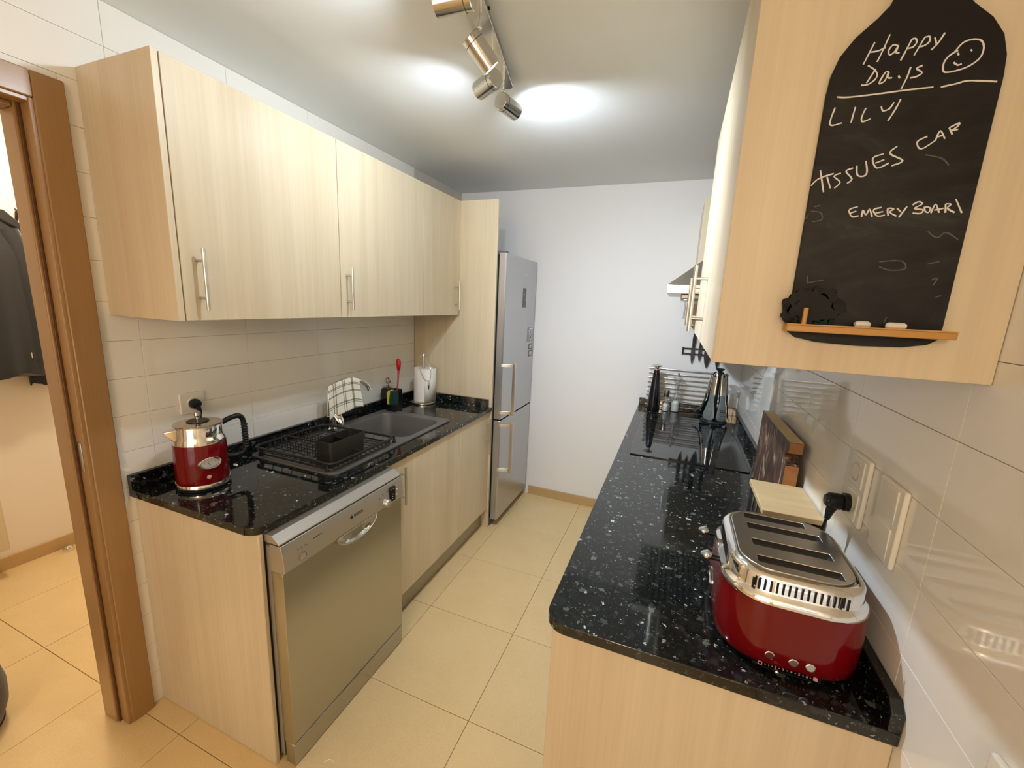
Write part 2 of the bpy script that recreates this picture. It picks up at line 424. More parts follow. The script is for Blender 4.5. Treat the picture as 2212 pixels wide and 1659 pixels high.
wl = structure(obj('wall_left', MB().prism([(FY, -.06), (DY0, -.06), (DY0, DH), (DY1, DH), (DY1, -.06), (BY, -.06), (BY, CZ), (FY, CZ)], -.105, -.006, 'x'), M_GROUT_W))
place_l = lambda u, v: Matrix(((0, 0, 1, 0), (1, 0, 0, u), (0, 1, 0, v), (0, 0, 0, 1)))       # x = 0 face, looks to +x
place_r = lambda u, v: Matrix(((0, 0, -1, RW), (-1, 0, 0, u), (0, 1, 0, v), (0, 0, 0, 1)))    # x = RW face, looks to -x
zr = [1.034+.1292*k for k in range(-8, 12)]
for i in range(-3, 6):
    y0, y1 = .078+.3865*i, .078+.3865*(i+1)
    for k, z0 in enumerate(zr):
        z1 = min(z0+.1292, CZ); a, b = y0, min(y1, 1.717); zz = z0
        if a < -.09 and z0 < 2.112:                      # keep the doorway open
            if z1 > 2.13: lay_tile(wl, a, min(b, -.045), 2.112, z1, place_l, M_WTILE, .006, .0009)
            a = -.045
        if b-a < .03: continue
        if a > .03 and 1.62 < z0 < 2.06: continue        # wholly behind the wall cabinets
        if z0 < .82 and a > .0: continue                 # wholly behind the base units
        if z0 < 0: zz = 0
        lay_tile(wl, a, b, zz, z1, place_l, M_WTILE, .006, .0009)
def place_r2(w): return lambda u, v: place_r(u+w, v)
zq = [1.0165+.1341*k for k in range(-7, 11)]
for i in range(-7, 6):
    y0, y1 = .063+.3905*i, min(.063+.3905*(i+1), BY)
    for z0 in zq:
        z1 = min(z0+.1341, CZ)
        if y0 > .03 and (z0 < .84 or 1.6 < z0): continue
        if y0 < -1.6: continue
        w = y1-y0-.0009
        lay_tile(wr, y0, y1, max(z0, .0), z1, place_r2(w), M_WTILE, .006, .0009)
structure(obj('wall_hall', box((HX-.1, FY-.1, -.06), (HX, BY, CZ)), M_HALLWALL))
structure(obj('wall_hall_end', box((HX, 1.5, -.06), (-.105, 1.6, CZ)), M_HALLWALL))
wf = structure(obj('wall_front', MB().prism([(HX, -.06), (.45, -.06), (.45, 2.15), (2.0, 2.15), (2.0, -.06), (RW+.1, -.06), (RW+.1, CZ), (HX, CZ)], FY-.1, FY, 'y'), M_PLASTER))
w1 = thing('window_1', 'glazed terrace door behind the viewpoint', 'window', (1.225, FY-.06, 0)); w1['kind'] = 'structure'
for del_k in ('category', 'label'): del w1[del_k]
for x in (.45, 1.2, 1.95): obj('frame_post', box((x, FY-.09, 0), (x+.05, FY-.04, 2.15)), M_WHITEPL, w1)
for z in (0, 1.0, 2.10): obj('frame_rail', box((.5, FY-.09, z), (1.95, FY-.04, z+.05)), M_WHITEPL, w1)
for x in (.5, 1.25): obj('pane', box((x, FY-.07, .05), (x+.70, FY-.064, 2.10)), M_WINGLASS, w1)
structure(obj('baseboard_back', box((.70, BY-.012, 0), (1.56, BY, .072)), wood('pale_skirting_back', (.58, .40, .20), (.50, .33, .155), .35, (.6, 10, 10), (4, 200, 200)), bevel=.002))
structure(obj('baseboard_hall', box((HX, -2.0, 0), (HX+.012, 1.5, .078)), M_SKIRT, bevel=.002))

# door frame between kitchen and hall
df = bpy.data.objects.new('door_1', None); COL.objects.link(df); df.location = (-.05, -.105, 0); structure(df)
def casing(y0, y1, z0, z1): return MB().prism(rrect(y0, y1, z0, z1, .004, 2), 0, .016, 'x')
obj('architrave', casing(-.107, -.036, 0, 2.176), M_FRAME, df, .004)
obj('architrave', casing(-1.024, -.953, 0, 2.176), M_FRAME, df, .004)
obj('head_architrave', casing(-.953, -.107, 2.105, 2.176), M_FRAME_X, df, .004)
for y, s in ((-.105, -1), (-.955, 1)):
    def jb(x0, x1, d0, d1): return box((x0, min(y+s*d0, y+s*d1), 0), (x1, max(y+s*d0, y+s*d1), 2.105))
    obj('jamb', jb(-.118, .010, 0, .012), M_FRAME, df, .002)
    obj('door_stop', jb(-.118, -.040, .012, .026), M_FRAME, df, .004)
    obj('rubber_seal', jb(-.040, -.033, .012, .020), pb('brown_seal_%d' % s, (.11, .045, .014), .5), df, .002)
    obj('hall_architrave', box((-.123, min(y, y-s*.07), 0), (-.105, max(y, y-s*.07), 2.176)), M_FRAME, df, .004)
obj('head_jamb', box((-.118, -.943, 2.093), (.010, -.117, 2.105)), M_FRAME_X, df, .002)
obj('head_stop', box((-.118, -.929, 2.079), (-.040, -.131, 2.093)), M_FRAME_X, df, .004)
obj('strike_plate', box((-.028, -.1195, 1.00), (-.006, -.1165, 1.10)), M_SATIN, df, .001)

# ------------------------------------------------------------------ wooden units
def handle(parent, p, axis_out, L=.185, out=.034, r=.0055):
    """bar handle: vertical bar at p (centre, on the door face), standing off along axis_out (x only)"""
    x, y, z = p
    h = obj('handle', MB().cyl((x+axis_out*out, y, z-L/2), (x+axis_out*out, y, z+L/2), r, n=16), M_BRUSH, parent, .0008)
    for dz in (-.048, .048): obj('standoff', MB().cyl((x-axis_out*.001, y, z+dz), (x+axis_out*(out-r*.6), y, z+dz), .004, n=12), M_BRUSH, parent)
    return h
def handle_on(door, p, axis_out, L=.185, out=.034, r=.0055):
    x, y, z = p; b = MB()
    b.cyl((x+axis_out*out, y, z-L/2), (x+axis_out*out, y, z+L/2), r, n=16)
    for dz in (-.056, .056): b.cyl((x-axis_out*.001, y, z+dz), (x+axis_out*out, y, z+dz), .0042, n=12)
    return obj('handle', b, M_BRUSH, door)
def wall_unit(y0, y1, x_wall, x_face, z0, z1, label, hy, side0=False, group=None, hz=None):
    s = 1 if x_face > x_wall else -1
    t = thing('wall_cabinet', label, 'cabinet', ((x_wall+x_face)/2, (y0+y1)/2, z0), group)
    X = lambda a, b: (min(a, b), max(a, b))
    a, b = X(x_wall+s*.001, x_face-s*.020); ys = y0+(.0185 if side0 else .001)
    obj('carcass', box((a, ys, z0+.004), (b, y1-.001, z1)), M_CARCASS, t)
    if side0:
        a, b = X(x_wall+s*.001, x_face); obj('side_panel', box((a, y0, z0), (b, y0+.018, z1)), M_PANEL, t, .0012)
    a, b = X(x_face-s*.018, x_face)
    d = obj('door', box((a, y0+(.0215 if side0 else .0015), z0+.001), (b, y1-.0015, z1-.002)), M_DOOR, t, .0012)
    handle_on(d, (x_face, hy, hz if hz else z0+.126), s)
    return t
gw = 'pale wall cabinets above the sink'
wall_unit(.0008, .654, 0, UX, UB, UT, 'widest pale wood wall cabinet, next to the doorway, above the kettle', .068, True, gw)
wall_unit(.654, 1.2926, 0, UX, UB, UT, 'middle pale wood wall cabinet of three above the sink', .69, False, gw)
wall_unit(1.2926, 1.7175, 0, UX, UB, UT, 'narrow pale wood wall cabinet beside the tall panel above the paper towels', 1.66, False, gw)
gr = 'pale wall cabinets on the right wall'
wall_unit(.0211, .545, RW, RUX, RUB, UT, 'pale wood wall cabinet whose side panel carries the bottle-shaped chalkboard', .52, True, gr, 1.6395)
wall_unit(.545, 1.065, RW, RUX, RUB, UT, 'pale wood wall cabinet between the chalkboard cabinet and the cooker hood', 1.03, False, gr, 1.6395)
wall_unit(1.91, 2.384, RW, RUX, RUB, UT, 'pale wood wall cabinet in the far corner beyond the cooker hood', 2.34, True, gr, 1.6395)

t = thing('tall_panel', 'full-height pale wood panel between worktop and fridge', 'panel', (.31, 1.727, 0))
obj('board', box((.001, 1.7185, 0), (.6223, 1.7365, 2.2345)), M_PANEL, t, .0012)
t = thing('end_panel', 'pale wood end panel under the left worktop, beside the doorway', 'panel', (.31, .009, 0))
obj('board', box((.001, 0, 0), (.6225, .018, LCT-TH-.0005)), M_PANEL, t, .004)
t = thing('end_panel', 'pale wood end panel under the right worktop, below the toaster', 'panel', (1.86, .03, 0))
obj('board', box((1.552, .0205, 0), (RW-.001, .0385, RCT-TH-.0005)), M_PANEL, t, .003)
def base_unit(y0, y1, x_wall, x_face, zt, label, hy, group):
    s = 1 if x_face > x_wall else -1
    t = thing('base_cabinet', label, 'cabinet', ((x_wall+x_face)/2, (y0+y1)/2, 0), group)
    X = lambda a, b: (min(a, b), max(a, b))
    a, b = X(x_wall+s*.002, x_face-s*.02)
    # open-topped carcass, so a sink bowl can hang inside
    obj('bottom_board', box((a, y0+.001, .1456), (b, y1-.001, .163)), M_CARCASS, t)
    obj('side_board', box((a, y0+.001, .163), (b, y0+.017, zt-.001)), M_CARCASS, t)
    obj('side_board', box((a, y1-.017, .163), (b, y1-.001, zt-.001)), M_CARCASS, t)
    a, b = X(x_face-s*.018, x_face)
    d = obj('door', box((a, y0+.0015, .1456), (b, y1-.0015, zt-.006)), M_DOOR, t, .0012)
    handle_on(d, (x_face, hy, zt-.13), s)
    a, b = X(x_face-s*.045, x_face-s*.060)
    obj('plinth', box((a, y0, 0), (b, y1, .1446)), M_PLINTH, t)
    return t
gb = 'pale base cabinets under the sink worktop'
base_unit(.630, 1.3017, 0, .6119, LCT-TH, 'pale wood base cabinet under the sink, next to the dishwasher', .716, gb)
base_unit(1.3017, 1.7175, 0, .6119, LCT-TH, 'narrow pale wood base cabinet next to the fridge panel', 1.655, gb)
gq = 'base cabinets under the hob worktop'
base_unit(.0395, .62, RW, 1.552, RCT-TH, 'base cabinet under the near end of the hob worktop', .58, gq)
base_unit(.62, 1.22, RW, 1.552, RCT-TH, 'base cabinet in the middle of the hob worktop', 1.18, gq)
base_unit(1.22, 1.89, RW, 1.552, RCT-TH, 'base cabinet under the hob', 1.27, gq)
base_unit(1.89, 2.384, RW, 1.552, RCT-TH, 'base cabinet in the far corner past the hob', 1.93, gq)

# ------------------------------------------------------------------ worktops
SX0, SX1, SY0, SY1 = .066, .548, .382, 1.300     # sink outline
t = thing('worktop', 'speckled black granite worktop holding the sink and kettle', 'worktop', (.31, .85, LCT-TH))
out = rrect(.0005, LCF, -.0161, 1.7175, .05, 6, (0, 1, 0, 0))
obj('slab', MB().holed(out, [rrect(SX0+.006, SX1-.006, SY0+.006, SY1-.006, .03, 5)], LCT-TH, LCT), M_GRANITE, t, .0025)
obj('upstand', box((.0005, -.0161, LCT), (.0205, 1.7175, LCT+.054)), M_GRANITE, t, .0015)
obj('end_upstand', box((.0205, 1.6975, LCT), (.602, 1.7175, LCT+.054)), M_GRANITE, t, .0015)
t = thing('worktop', 'speckled black granite worktop holding the hob and toaster', 'worktop', (1.86, 1.2, RCT-TH))
out = rrect(RCF, RW-.0005, .0102, 2.3855, .05, 6, (1, 0, 0, 0))
obj('slab', MB().prism(out, RCT-TH, RCT), M_GRANITE, t, .0025)
obj('upstand', MB().prism([(.0102, RCT), (2.3855, RCT), (2.3855, RCT+.054), (.028, RCT+.054), (.0102, RCT+.036)], RW-.0205, RW-.0005, 'x'), M_GRANITE, t, .0015)
obj('back_upstand', box((RCF+.003, 2.3655, RCT), (RW-.0205, 2.3855, RCT+.054)), M_GRANITE, t, .0015)

# ------------------------------------------------------------------ sink, tap, towel
t = thing('sink', 'dark grey composite sink with drainer set into the worktop', 'sink', (.307, .84, LCT))
BX0, BX1, BY0, BY1 = .118, .515, .885, 1.235     # bowl
DX0, DX1, DYa, DYb = .105, .515, .418, .775       # drainer
rim = MB().holed(rrect(SX0, SX1, SY0, SY1, .035, 6), [rrect(BX0, BX1, BY0, BY1, .06, 6), rrect(DX0, DX1, DYa, DYb, .03, 6)], LCT+.0005, LCT+.008)
obj('rim', rim, M_SINK, t, .003, 3)
def well(x0, x1, y0, y1, r, secs):
    return [[(x, y, z) for x, y in rrect(x0+i, x1-i, y0+i, y1-i, max(.012, r-i*.3), 6)] for i, z in secs]
obj('bowl', MB().loft(well(BX0, BX1, BY0, BY1, .06, [(0, LCT+.006), (.004, LCT-.004), (.010, LCT-.15), (.022, LCT-.172), (.05, LCT-.178)]), False, True), M_SINK, t)
obj('drain', MB().lathe([(.0385, .0), (.04, .003), (.025, .0035), (.02, .001)], (.31, 1.06, LCT-.178), 24), M_CHROME, t)
obj('drainer', MB().loft(well(DX0, DX1, DYa, DYb, .03, [(0, LCT+.006), (.006, LCT-.001), (.010, LCT-.006)]), False, True), M_SINK, t)
for k in range(8):
    x = .145+.047*k; obj('drainer_rib', MB().prism([(x-.006, LCT-.006), (x+.006, LCT-.006), (x+.003, LCT-.0015), (x-.003, LCT-.0015)], .44, .775, 'y'), M_SINK, t, .001)

t = thing('faucet', 'chrome mixer tap with curved spout at the back of the sink', 'faucet', (.094, .832, LCT+.008))
fz = LCT+.008
obj('base', MB().lathe([(.026, 0), (.027, .004), (.024, .010), (.021, .03), (.0205, .066)], (.094, .832, fz), 28), M_CHROME, t)
obj('collar', MB().lathe([(.0215, .062), (.023, .064), (.023, .071), (.0215, .073)], (.094, .832, fz), 28), M_CHROME, t)
sp = smoothpath([(.094, .832, fz+.07), (.091, .827, 1.03), (.089, .823, 1.085), (.095, .832, 1.128), (.120, .873, 1.155), (.150, .921, 1.166), (.176, .962, 1.155), (.194, .991, 1.128), (.200, 1.001, 1.098)], 5)
obj('spout', MB().tube(sp, [.0195-.0085*min(1, i/(len(sp)*.35)) if i < len(sp)*.8 else .011+.0025*(i/len(sp)-.8)/.2 for i in range(len(sp))], 16), M_CHROME, t)
lv = smoothpath([(.100, .838, .985), (.118, .836, .992), (.135, .838, .975), (.150, .838, .950), (.156, .838, .932)], 5)
lr = []
for i, p in enumerate(lv):
    w = .008+.013*math.sin(PI*min(1, i/len(lv)*1.05))*.9; th = .005
    d = (lv[min(i+1, len(lv)-1)]-lv[max(0, i-1)]).normalized(); sdir = Vector((.35, .93, 0)).normalized(); nn = d.cross(sdir).normalized()
    lr.append([tuple(p+sdir*w*math.cos(2*PI*k/12)+nn*th*math.sin(2*PI*k/12)) for k in range(12)])
obj('lever', MB().loft(lr), M_CHROME, t)

def towel():
    b = MB(); uvs = []; U, V = 26, 40
    d = Vector((.105, .17, 0)).normalized(); nrm = Vector((d.y, -d.x, 0))       # nrm points into the room
    bar = [Vector((.087, .817, 1.135)), Vector((.120, .873, 1.164)), Vector((.150, .921, 1.176)), Vector((.171, .954, 1.168))]
    bar = smoothpath(bar, 8)
    for i in range(U+1):
        u = i/U; fi = u*(len(bar)-1); k = min(int(fi), len(bar)-2); p = bar[k].lerp(bar[k+1], fi-k)
        fr = .155-.012*u+.006*math.sin(5*u); bk = .135+.006*math.sin(7*u+1)
        for j in range(V+1):
            v = j/V
            s = v*(fr+bk+.04)-bk-.02          # signed length from the top line: front positive
            r = .0165
            if abs(s) < .0235:
                a = s/.0235*PI/2; off = r*math.sin(a); dz = r*math.cos(a)-r
            else:
                off = math.copysign(r, s); dz = -r-(abs(s)-.0235)
            fall = max(0, (abs(s)-.03)/.15)
            off += (.006*math.sin(11*u+3*v)+.004*math.sin(23*u+1.7))*fall+(.02*fall if s > 0 else .012*fall)
            sl = .016*fall*(u-.2)
            q = p + nrm*off + Vector((0, 0, dz)) + d*(sl + (.018*fall if s < 0 else 0))
            b.v.append(tuple(q)); uvs.append((u, max(0, (s+.0235)/.18) if s > -.03 else .15+(-s)/.2))
    for i in range(U):
        for j in range(V):
            a = i*(V+1)+j; b.f.append((a, a+1, a+V+2, a+V+1))
    b.uv = uvs
    o = obj('tea_towel', b, M_TOWEL, smooth=80)
    m = o.modifiers.new('thick', 'SOLIDIFY'); m.thickness = .003; m.offset = 0
    tag(o, 'cream and green checked tea towel draped over the tap spout', 'towel')
towel()

# ------------------------------------------------------------------ dish rack and cutlery box
t = thing('dish_rack', 'black wire dish rack standing on the sink drainer', 'dish rack', (.395, .51, LCT+.008))
RX0, RX1, RY0, RY1 = .088, .532, .392, .782
def loop(z, ins, r=.03): return [(x, y, z) for x, y in rrect(RX0+ins, RX1-ins, RY0+ins, RY1-ins, r, 5)]
def ring(z, ins, rad, n=8):
    p = loop(z, ins); return MB().tube(p+[p[0]], rad, n, False)
obj('top_rail', ring(.943, 0, .0058), M_BLACKMATT, t)
obj('base_rail', ring(.917, .006, .004), M_BLACKMATT, t)
for k in range(13):
    y = RY0+.03+k*(RY1-RY0-.06)/12
    obj('wire', MB().tube([(RX0+.001, y, .941), (RX0+.008, y, .915), (RX1-.008, y, .915), (RX1-.001, y, .941)], .0018, 6), M_BLACKMATT, t)
for k in range(7):
    x = RX0+.05+k*.055
    obj('cross_wire', MB().tube([(x, RY0+.001, .941), (x, RY0+.008, .918), (x, RY1-.008, .918), (x, RY1-.001, .941)], .0018, 6), M_BLACKMATT, t)
for row, yy in enumerate((.480, .588)):
    for k in range(8):
        x = .112+.033*k
        a = [(x-.008, yy, .918), (x-.008, yy, .945)] + [(x+.0105*math.cos(q), yy, .955+.0105*math.sin(q)) for q in [PI*1.2-PI*1.4*i/8 for i in range(9)]] + [(x+.008, yy, .945), (x+.008, yy, .918)]
        obj('plate_loop', MB().tube(a, .0019, 6), M_BLACKMATT, t)
obj('plate_bar', MB().cyl((RX0, .562, .943), (RX1, .562, .943), .0045, n=10), M_BLACKMATT, t)
for x, y in ((RX0+.035, RY0+.008), (RX1-.035, RY0+.008), (RX0+.035, RY1+.022), (RX1-.018, RY1+.022)):
    # feet stand on the sink rim in front of and behind the drainer
    obj('foot', MB().lathe([(.0085, 0), (.009, .006), (.0065, .012), (.005, .030), (.003, .034)], (x, y, LCT+.0085), 14), M_RUBBER, t)
    if y > RY1: obj('foot_arm', MB().tube([(x, RY1-.001, .943), (x, y-.006, .943), (x, y, .938)], .004, 8), M_BLACKMATT, t)
t = thing('cutlery_box', 'matt charcoal cutlery box standing in the dish rack', 'cutlery holder', (.435, .543, .9205))
def shell(x0, x1, y0, y1, z0, z1, r, th, flare=0):
    o0 = [(x, y, z0) for x, y in rrect(x0, x1, y0, y1, r, 5)]; o1 = [(x, y, z1) for x, y in rrect(x0-flare, x1+flare, y0-flare, y1+flare, r, 5)]
    i1 = [(x, y, z1) for x, y in rrect(x0-flare+th, x1+flare-th, y0-flare+th, y1+flare-th, max(.003, r-th), 5)]
    i0 = [(x, y, z0+th) for x, y in rrect(x0+th, x1-th, y0+th, y1-th, max(.003, r-th), 5)]
    return MB().loft([o0, o1, i1, i0])
obj('box', shell(.392, .480, .440, .640, .9205, 1.008, .016, .003, .002), pb('charcoal_plastic', (.020, .019, .017), .45), t)
obj('divider', box((.3955, .540, .924), (.4765, .5425, .998)), M_BLACK, t)
obj('edge_label', box((.412, .4382, .946), (.442, .4394, .950)), M_SATIN, t)

# ------------------------------------------------------------------ washing-up things
t = thing('soap_dispenser', 'black soap bottle with chrome pump behind the sink', 'soap dispenser', (.058, 1.335, LCT))
obj('bottle', MB().loft([[(x, y, z) for x, y in rrect(.026+i, .094-i, 1.305+i, 1.365-i, .012, 4)] for i, z in ((.002, LCT+.0005), (0, LCT+.006), (0, 1.022), (.004, 1.034), (.016, 1.040))]), M_SMOKE, t)
obj('neck', MB().lathe([(.014, 1.038), (.014, 1.052), (.010, 1.054), (.010, 1.058)], (.060, 1.335, 0), 20), M_SATIN, t)
obj('pump', MB().lathe([(.006, 1.056), (.006, 1.064), (.0165, 1.066), (.0175, 1.076), (.0165, 1.096), (.008, 1.103), (.001, 1.104)], (.060, 1.335, 0), 24), M_SATIN, t)
obj('nozzle', MB().tube([(.066, 1.333, 1.086), (.088, 1.322, 1.087), (.094, 1.319, 1.081)], .0042, 10), M_SATIN, t)
t = thing('brush_caddy', 'black caddy beside the soap bottle holding brush and sponge', 'caddy', (.128, 1.335, LCT))
obj('cup', shell(.098, .158, 1.307, 1.363, LCT+.0005, 1.036, .012, .003), M_SMOKE, t)
obj('sponge_tray', MB().loft([[(x, y, z) for x, y in rrect(.103, .172, 1.262, 1.306, .008, 4)] for z in (LCT+.0085, .948)]), M_SMOKE, t, .002)
t = thing('dish_brush', 'red-handled washing-up brush standing in the black caddy', 'brush', (.146, 1.340, 1.0))
hp = [(.124, 1.337, .915), (.130, 1.337, 1.00), (.136, 1.337, 1.055), (.140, 1.337, 1.10), (.143, 1.337, 1.140), (.145, 1.337, 1.158)]
obj('shaft', MB().tube(smoothpath(hp, 4), [.0095-.004*math.sin(PI*i/20) for i in range(21)], 12), M_REDCLEAR, t)
obj('grip', MB().lathe([(.006, 1.152), (.0115, 1.162), (.0155, 1.188), (.016, 1.212), (.0125, 1.226), (.004, 1.231)], (.145, 1.337, 0), 20, 1, .7), M_REDPL, t)
t = thing('sponge', 'yellow and green scouring sponge standing on the caddy tray', 'sponge', (.138, 1.284, .948))
spn = lambda x0, x1: MB().prism(rrect(1.258, 1.300, .9487, 1.036, .010, 4), x0, x1, 'x')
m_tilt = Matrix.Translation((.138, 1.28, .95)) @ Matrix.Rotation(-.35, 4, 'Z') @ Matrix.Translation((-.138, -1.28, -.95))
obj('foam', MB().prism([(.110, .9487), (.130, .9487), (.128, .98), (.134, 1.02), (.136, 1.036), (.120, 1.038), (.110, 1.02)], 1.262, 1.304, 'y'), M_SPONGE_Y, t, .003)
obj('scourer', MB().prism([(.130, .9487), (.166, .9487), (.170, 1.00), (.166, 1.036), (.136, 1.038), (.134, 1.02), (.128, .98)], 1.260, 1.304, 'y'), M_SPONGE_G, t, .003)

t = thing('paper_towel_holder', 'brushed steel paper towel holder in the worktop corner', 'paper towel holder', (.162, 1.590, LCT))
hc = (.162, 1.590, LCT)
obj('base', MB().lathe([(.080, .0005), (.082, .003), (.082, .012), (.078, .015), (.01, .0155)], hc, 40), M_BRUSH, t)
obj('pole', MB().cyl((.162, 1.590, LCT+.015), (.162, 1.590, 1.222), .0085, n=20), M_BRUSH, t)
obj('finial', MB().lathe([(.0085, 1.216), (.0155, 1.221), (.0165, 1.230), (.013, 1.238), (.002, 1.240)], (.162, 1.590, 0), 24), M_BRUSH, t)
v = Vector((.162, 1.590, 0)); dcam = Vector((.86, -.51, 0)); sid = Vector((.51, .86, 0))
wp = [v+Vector((0, 0, 1.212))-sid*.012, v+sid*-.046+dcam*.01+Vector((0, 0, 1.222)), v-sid*.050+dcam*.052+Vector((0, 0, 1.14)), v-sid*.026+dcam*.0700+Vector((0, 0, 1.078)), v-sid*.004+dcam*.0742+Vector((0, 0, 1.066)), v+sid*.014+dcam*.0730+Vector((0, 0, 1.075)), v+sid*.018+dcam*.0720+Vector((0, 0, 1.12)), v+sid*.016+dcam*.066+Vector((0, 0, 1.150)), v+sid*.008+dcam*.012+Vector((0, 0, 1.212))]
obj('tension_wire', MB().tube(smoothpath(wp, 6), .0013, 6), M_BRUSH, t)
pt = v+dcam*.0758
obj('pendant', MB().lathe([(.0015, 1.066), (.005, 1.052), (.0065, 1.035), (.005, 1.018), (.0005, 1.004)], (pt.x, pt.y, 0), 12), M_BRUSH, t)
t = thing('paper_towel_roll', 'white paper towel roll on the steel holder', 'paper towel', (.162, 1.590, LCT+.0165))
prof = []
N = 48
def spiral(z):
    pts = []
    for k in range(N):
        a = 2*PI*k/N; r = .0640+.004*(k/N)
        pts.append((.162+r*math.cos(a+.2), 1.590+r*math.sin(a+.2), z))
    return pts
def core(z, r=.020): return [(.162+r*math.cos(2*PI*k/N+.2), 1.590+r*math.sin(2*PI*k/N+.2), z) for k in range(N)]
z0r, z1r = LCT+.0165, 1.142
obj('roll', MB().loft([core(z0r), spiral(z0r), spiral(z1r), core(z1r), core(z0r)], False, False), M_PAPER, t, smooth=50)
tl = [Vector((.162, 1.590, 0))+Vector((math.cos(a), math.sin(a), 0))*r for a, r in ((-.9, .0685), (-.45, .0695), (-.05, .0705), (.35, .0725), (.7, .080), (.92, .090))]
sh = MB(); sh.loft([[(p.x, p.y, z0r+.001) for p in tl], [(p.x, p.y, z1r-.002) for p in tl]], False, False, False)
so = obj('loose_sheet', sh, M_PAPER, t, smooth=60); md = so.modifiers.new('thick', 'SOLIDIFY'); md.thickness = .001; md.offset = 1

# ------------------------------------------------------------------ kettle
KX, KY = .178, .128
t = thing('kettle', 'red and chrome retro kettle with round gauge on the left worktop', 'kettle', (KX, KY, LCT))
kc = (KX, KY, 0)
sd = Vector((-.26, -.965, 0)).normalized(); gd = Vector((.965, -.26, 0)).normalized()     # spout side, gauge side
obj('power_base', MB().lathe([(.078, .8983), (.083, .900), (.083, .9055), (.080, .907)], kc, 44), M_BLACK, t)
obj('base_ring', MB().lathe([(.080, .9075), (.0845, .909), (.085, .918), (.083, .9225)], kc, 44), M_CHROME, t)
obj('body', MB().lathe([(.081, .9225), (.0815, .926), (.0812, .99), (.0805, 1.064), (.0795, 1.067)], kc, 48), M_RED, t)
obj('collar', MB().lathe([(.0795, 1.066), (.0798, 1.072), (.078, 1.082), (.0735, 1.090), (.0725, 1.096), (.0725, 1.126), (.0715, 1.129)], kc, 48), M_CHROME, t)
obj('lid', MB().lathe([(.0735, 1.1285), (.0738, 1.132), (.071, 1.1345), (.045, 1.1375), (.034, 1.138)], kc, 48), M_SATIN, t)
obj('lid_disc', MB().lathe([(.034, 1.137), (.033, 1.1415), (.010, 1.1425)], kc, 32), M_BLACK, t)
obj('lid_knob', MB().lathe([(.006, 1.142), (.006, 1.155), (.0105, 1.160), (.0105, 1.172), (.007, 1.176), (.001, 1.177)], kc, 20), M_SATIN, t)
def kpt(a, b, z): p = Vector((KX, KY, 0))+sd*a+gd*b; return (p.x, p.y, z)
rings = [[kpt(.060, -.020, 1.072), kpt(.060, .020, 1.072), kpt(.062, .021, 1.126), kpt(.062, -.021, 1.126)],
         [kpt(.078, -.014, 1.082), kpt(.078, .014, 1.082), kpt(.080, .016, 1.122), kpt(.080, -.016, 1.122)],
         [kpt(.099, -.004, 1.108), kpt(.099, .004, 1.108), kpt(.104, .006, 1.1185), kpt(.104, -.006, 1.1185)]]
obj('spout', MB().loft(rings), M_CHROME, t, .003)
hd = smoothpath([kpt(-.066, 0, 1.116), kpt(-.100, 0, 1.130), kpt(-.128, 0, 1.134), kpt(-.143, 0, 1.118), kpt(-.147, 0, 1.075), kpt(-.148, 0, 1.02), kpt(-.140, 0, .988), kpt(-.115, 0, .980), kpt(-.079, 0, .984)], 5)
obj('handle', MB().tube(hd, .0095, 14), M_BLACK, t)
for k in range(9):
    z = 1.095-.011*k; p = kpt(-.1475, 0, z); obj('grip_rib', MB().lathe([(.0095, -.0035), (.0128, 0), (.0095, .0035)], (p[0], p[1], z), 14), M_RUBBER, t)
def disc_on(center, nrm, upd, a, b, prof, n=36):
    """oval disc lying on a surface: prof = [(scale, height)]"""
    c = Vector(center); nv = Vector(nrm).normalized(); uu = Vector(upd); uu = (uu-nv*uu.dot(nv)).normalized(); ss = uu.cross(nv)
    return MB().loft([[tuple(c+nv*h+ss*(a*s*math.cos(2*PI*k/n))+uu*(b*s*math.sin(2*PI*k/n))) for k in range(n)] for s, h in prof])
gc = Vector((KX, KY, 1.002))+gd*.0785
obj('gauge_bezel', disc_on(gc, gd, (0, 0, 1), .036, .022, [(1, -.008), (1.03, .004), (.97, .009), (.85, .0095), (.78, .005)]), M_CHROME, t)
gf = obj('gauge_dial', disc_on(gc, gd, (0, 0, 1), .0275, .0158, [(1, .002), (1, .0056)]), M_DIAL, t)
gs = gd.cross(Vector((0, 0, 1)))
for a in (-1.0, -.6, -.2, .2, .6, 1.0):
    p = gc+gd*.006-gs*(.021*math.sin(a))+Vector((0, 0, .011*math.cos(a)-.002)); q = p*.85+(gc+gd*.006-Vector((0, 0, .004)))*.15
    obj('dial_tick', MB().cyl(p, q, .0007, n=6), M_BLACK, gf)
p = gc+gd*.0062+Vector((0, 0, -.007)); obj('needle', MB().cyl(p, p+gs*.008+Vector((0, 0, .012)), .0011, .0005, 6), M_BLACK, gf)
lc = Vector((KX, KY, .951))+gd*.0795
obj('power_light', disc_on(lc+gs*.006, gd, (0, 0, 1), .007, .007, [(1, -.002), (1, .0035), (.7, .0045)]), pb('pink_lens', (.62, .38, .36), .3), t)
obj('power_switch', box((KX+.062, KY+.070, .955), (KX+.080, KY+.078, .962)), M_WHITEPL, t, .002)

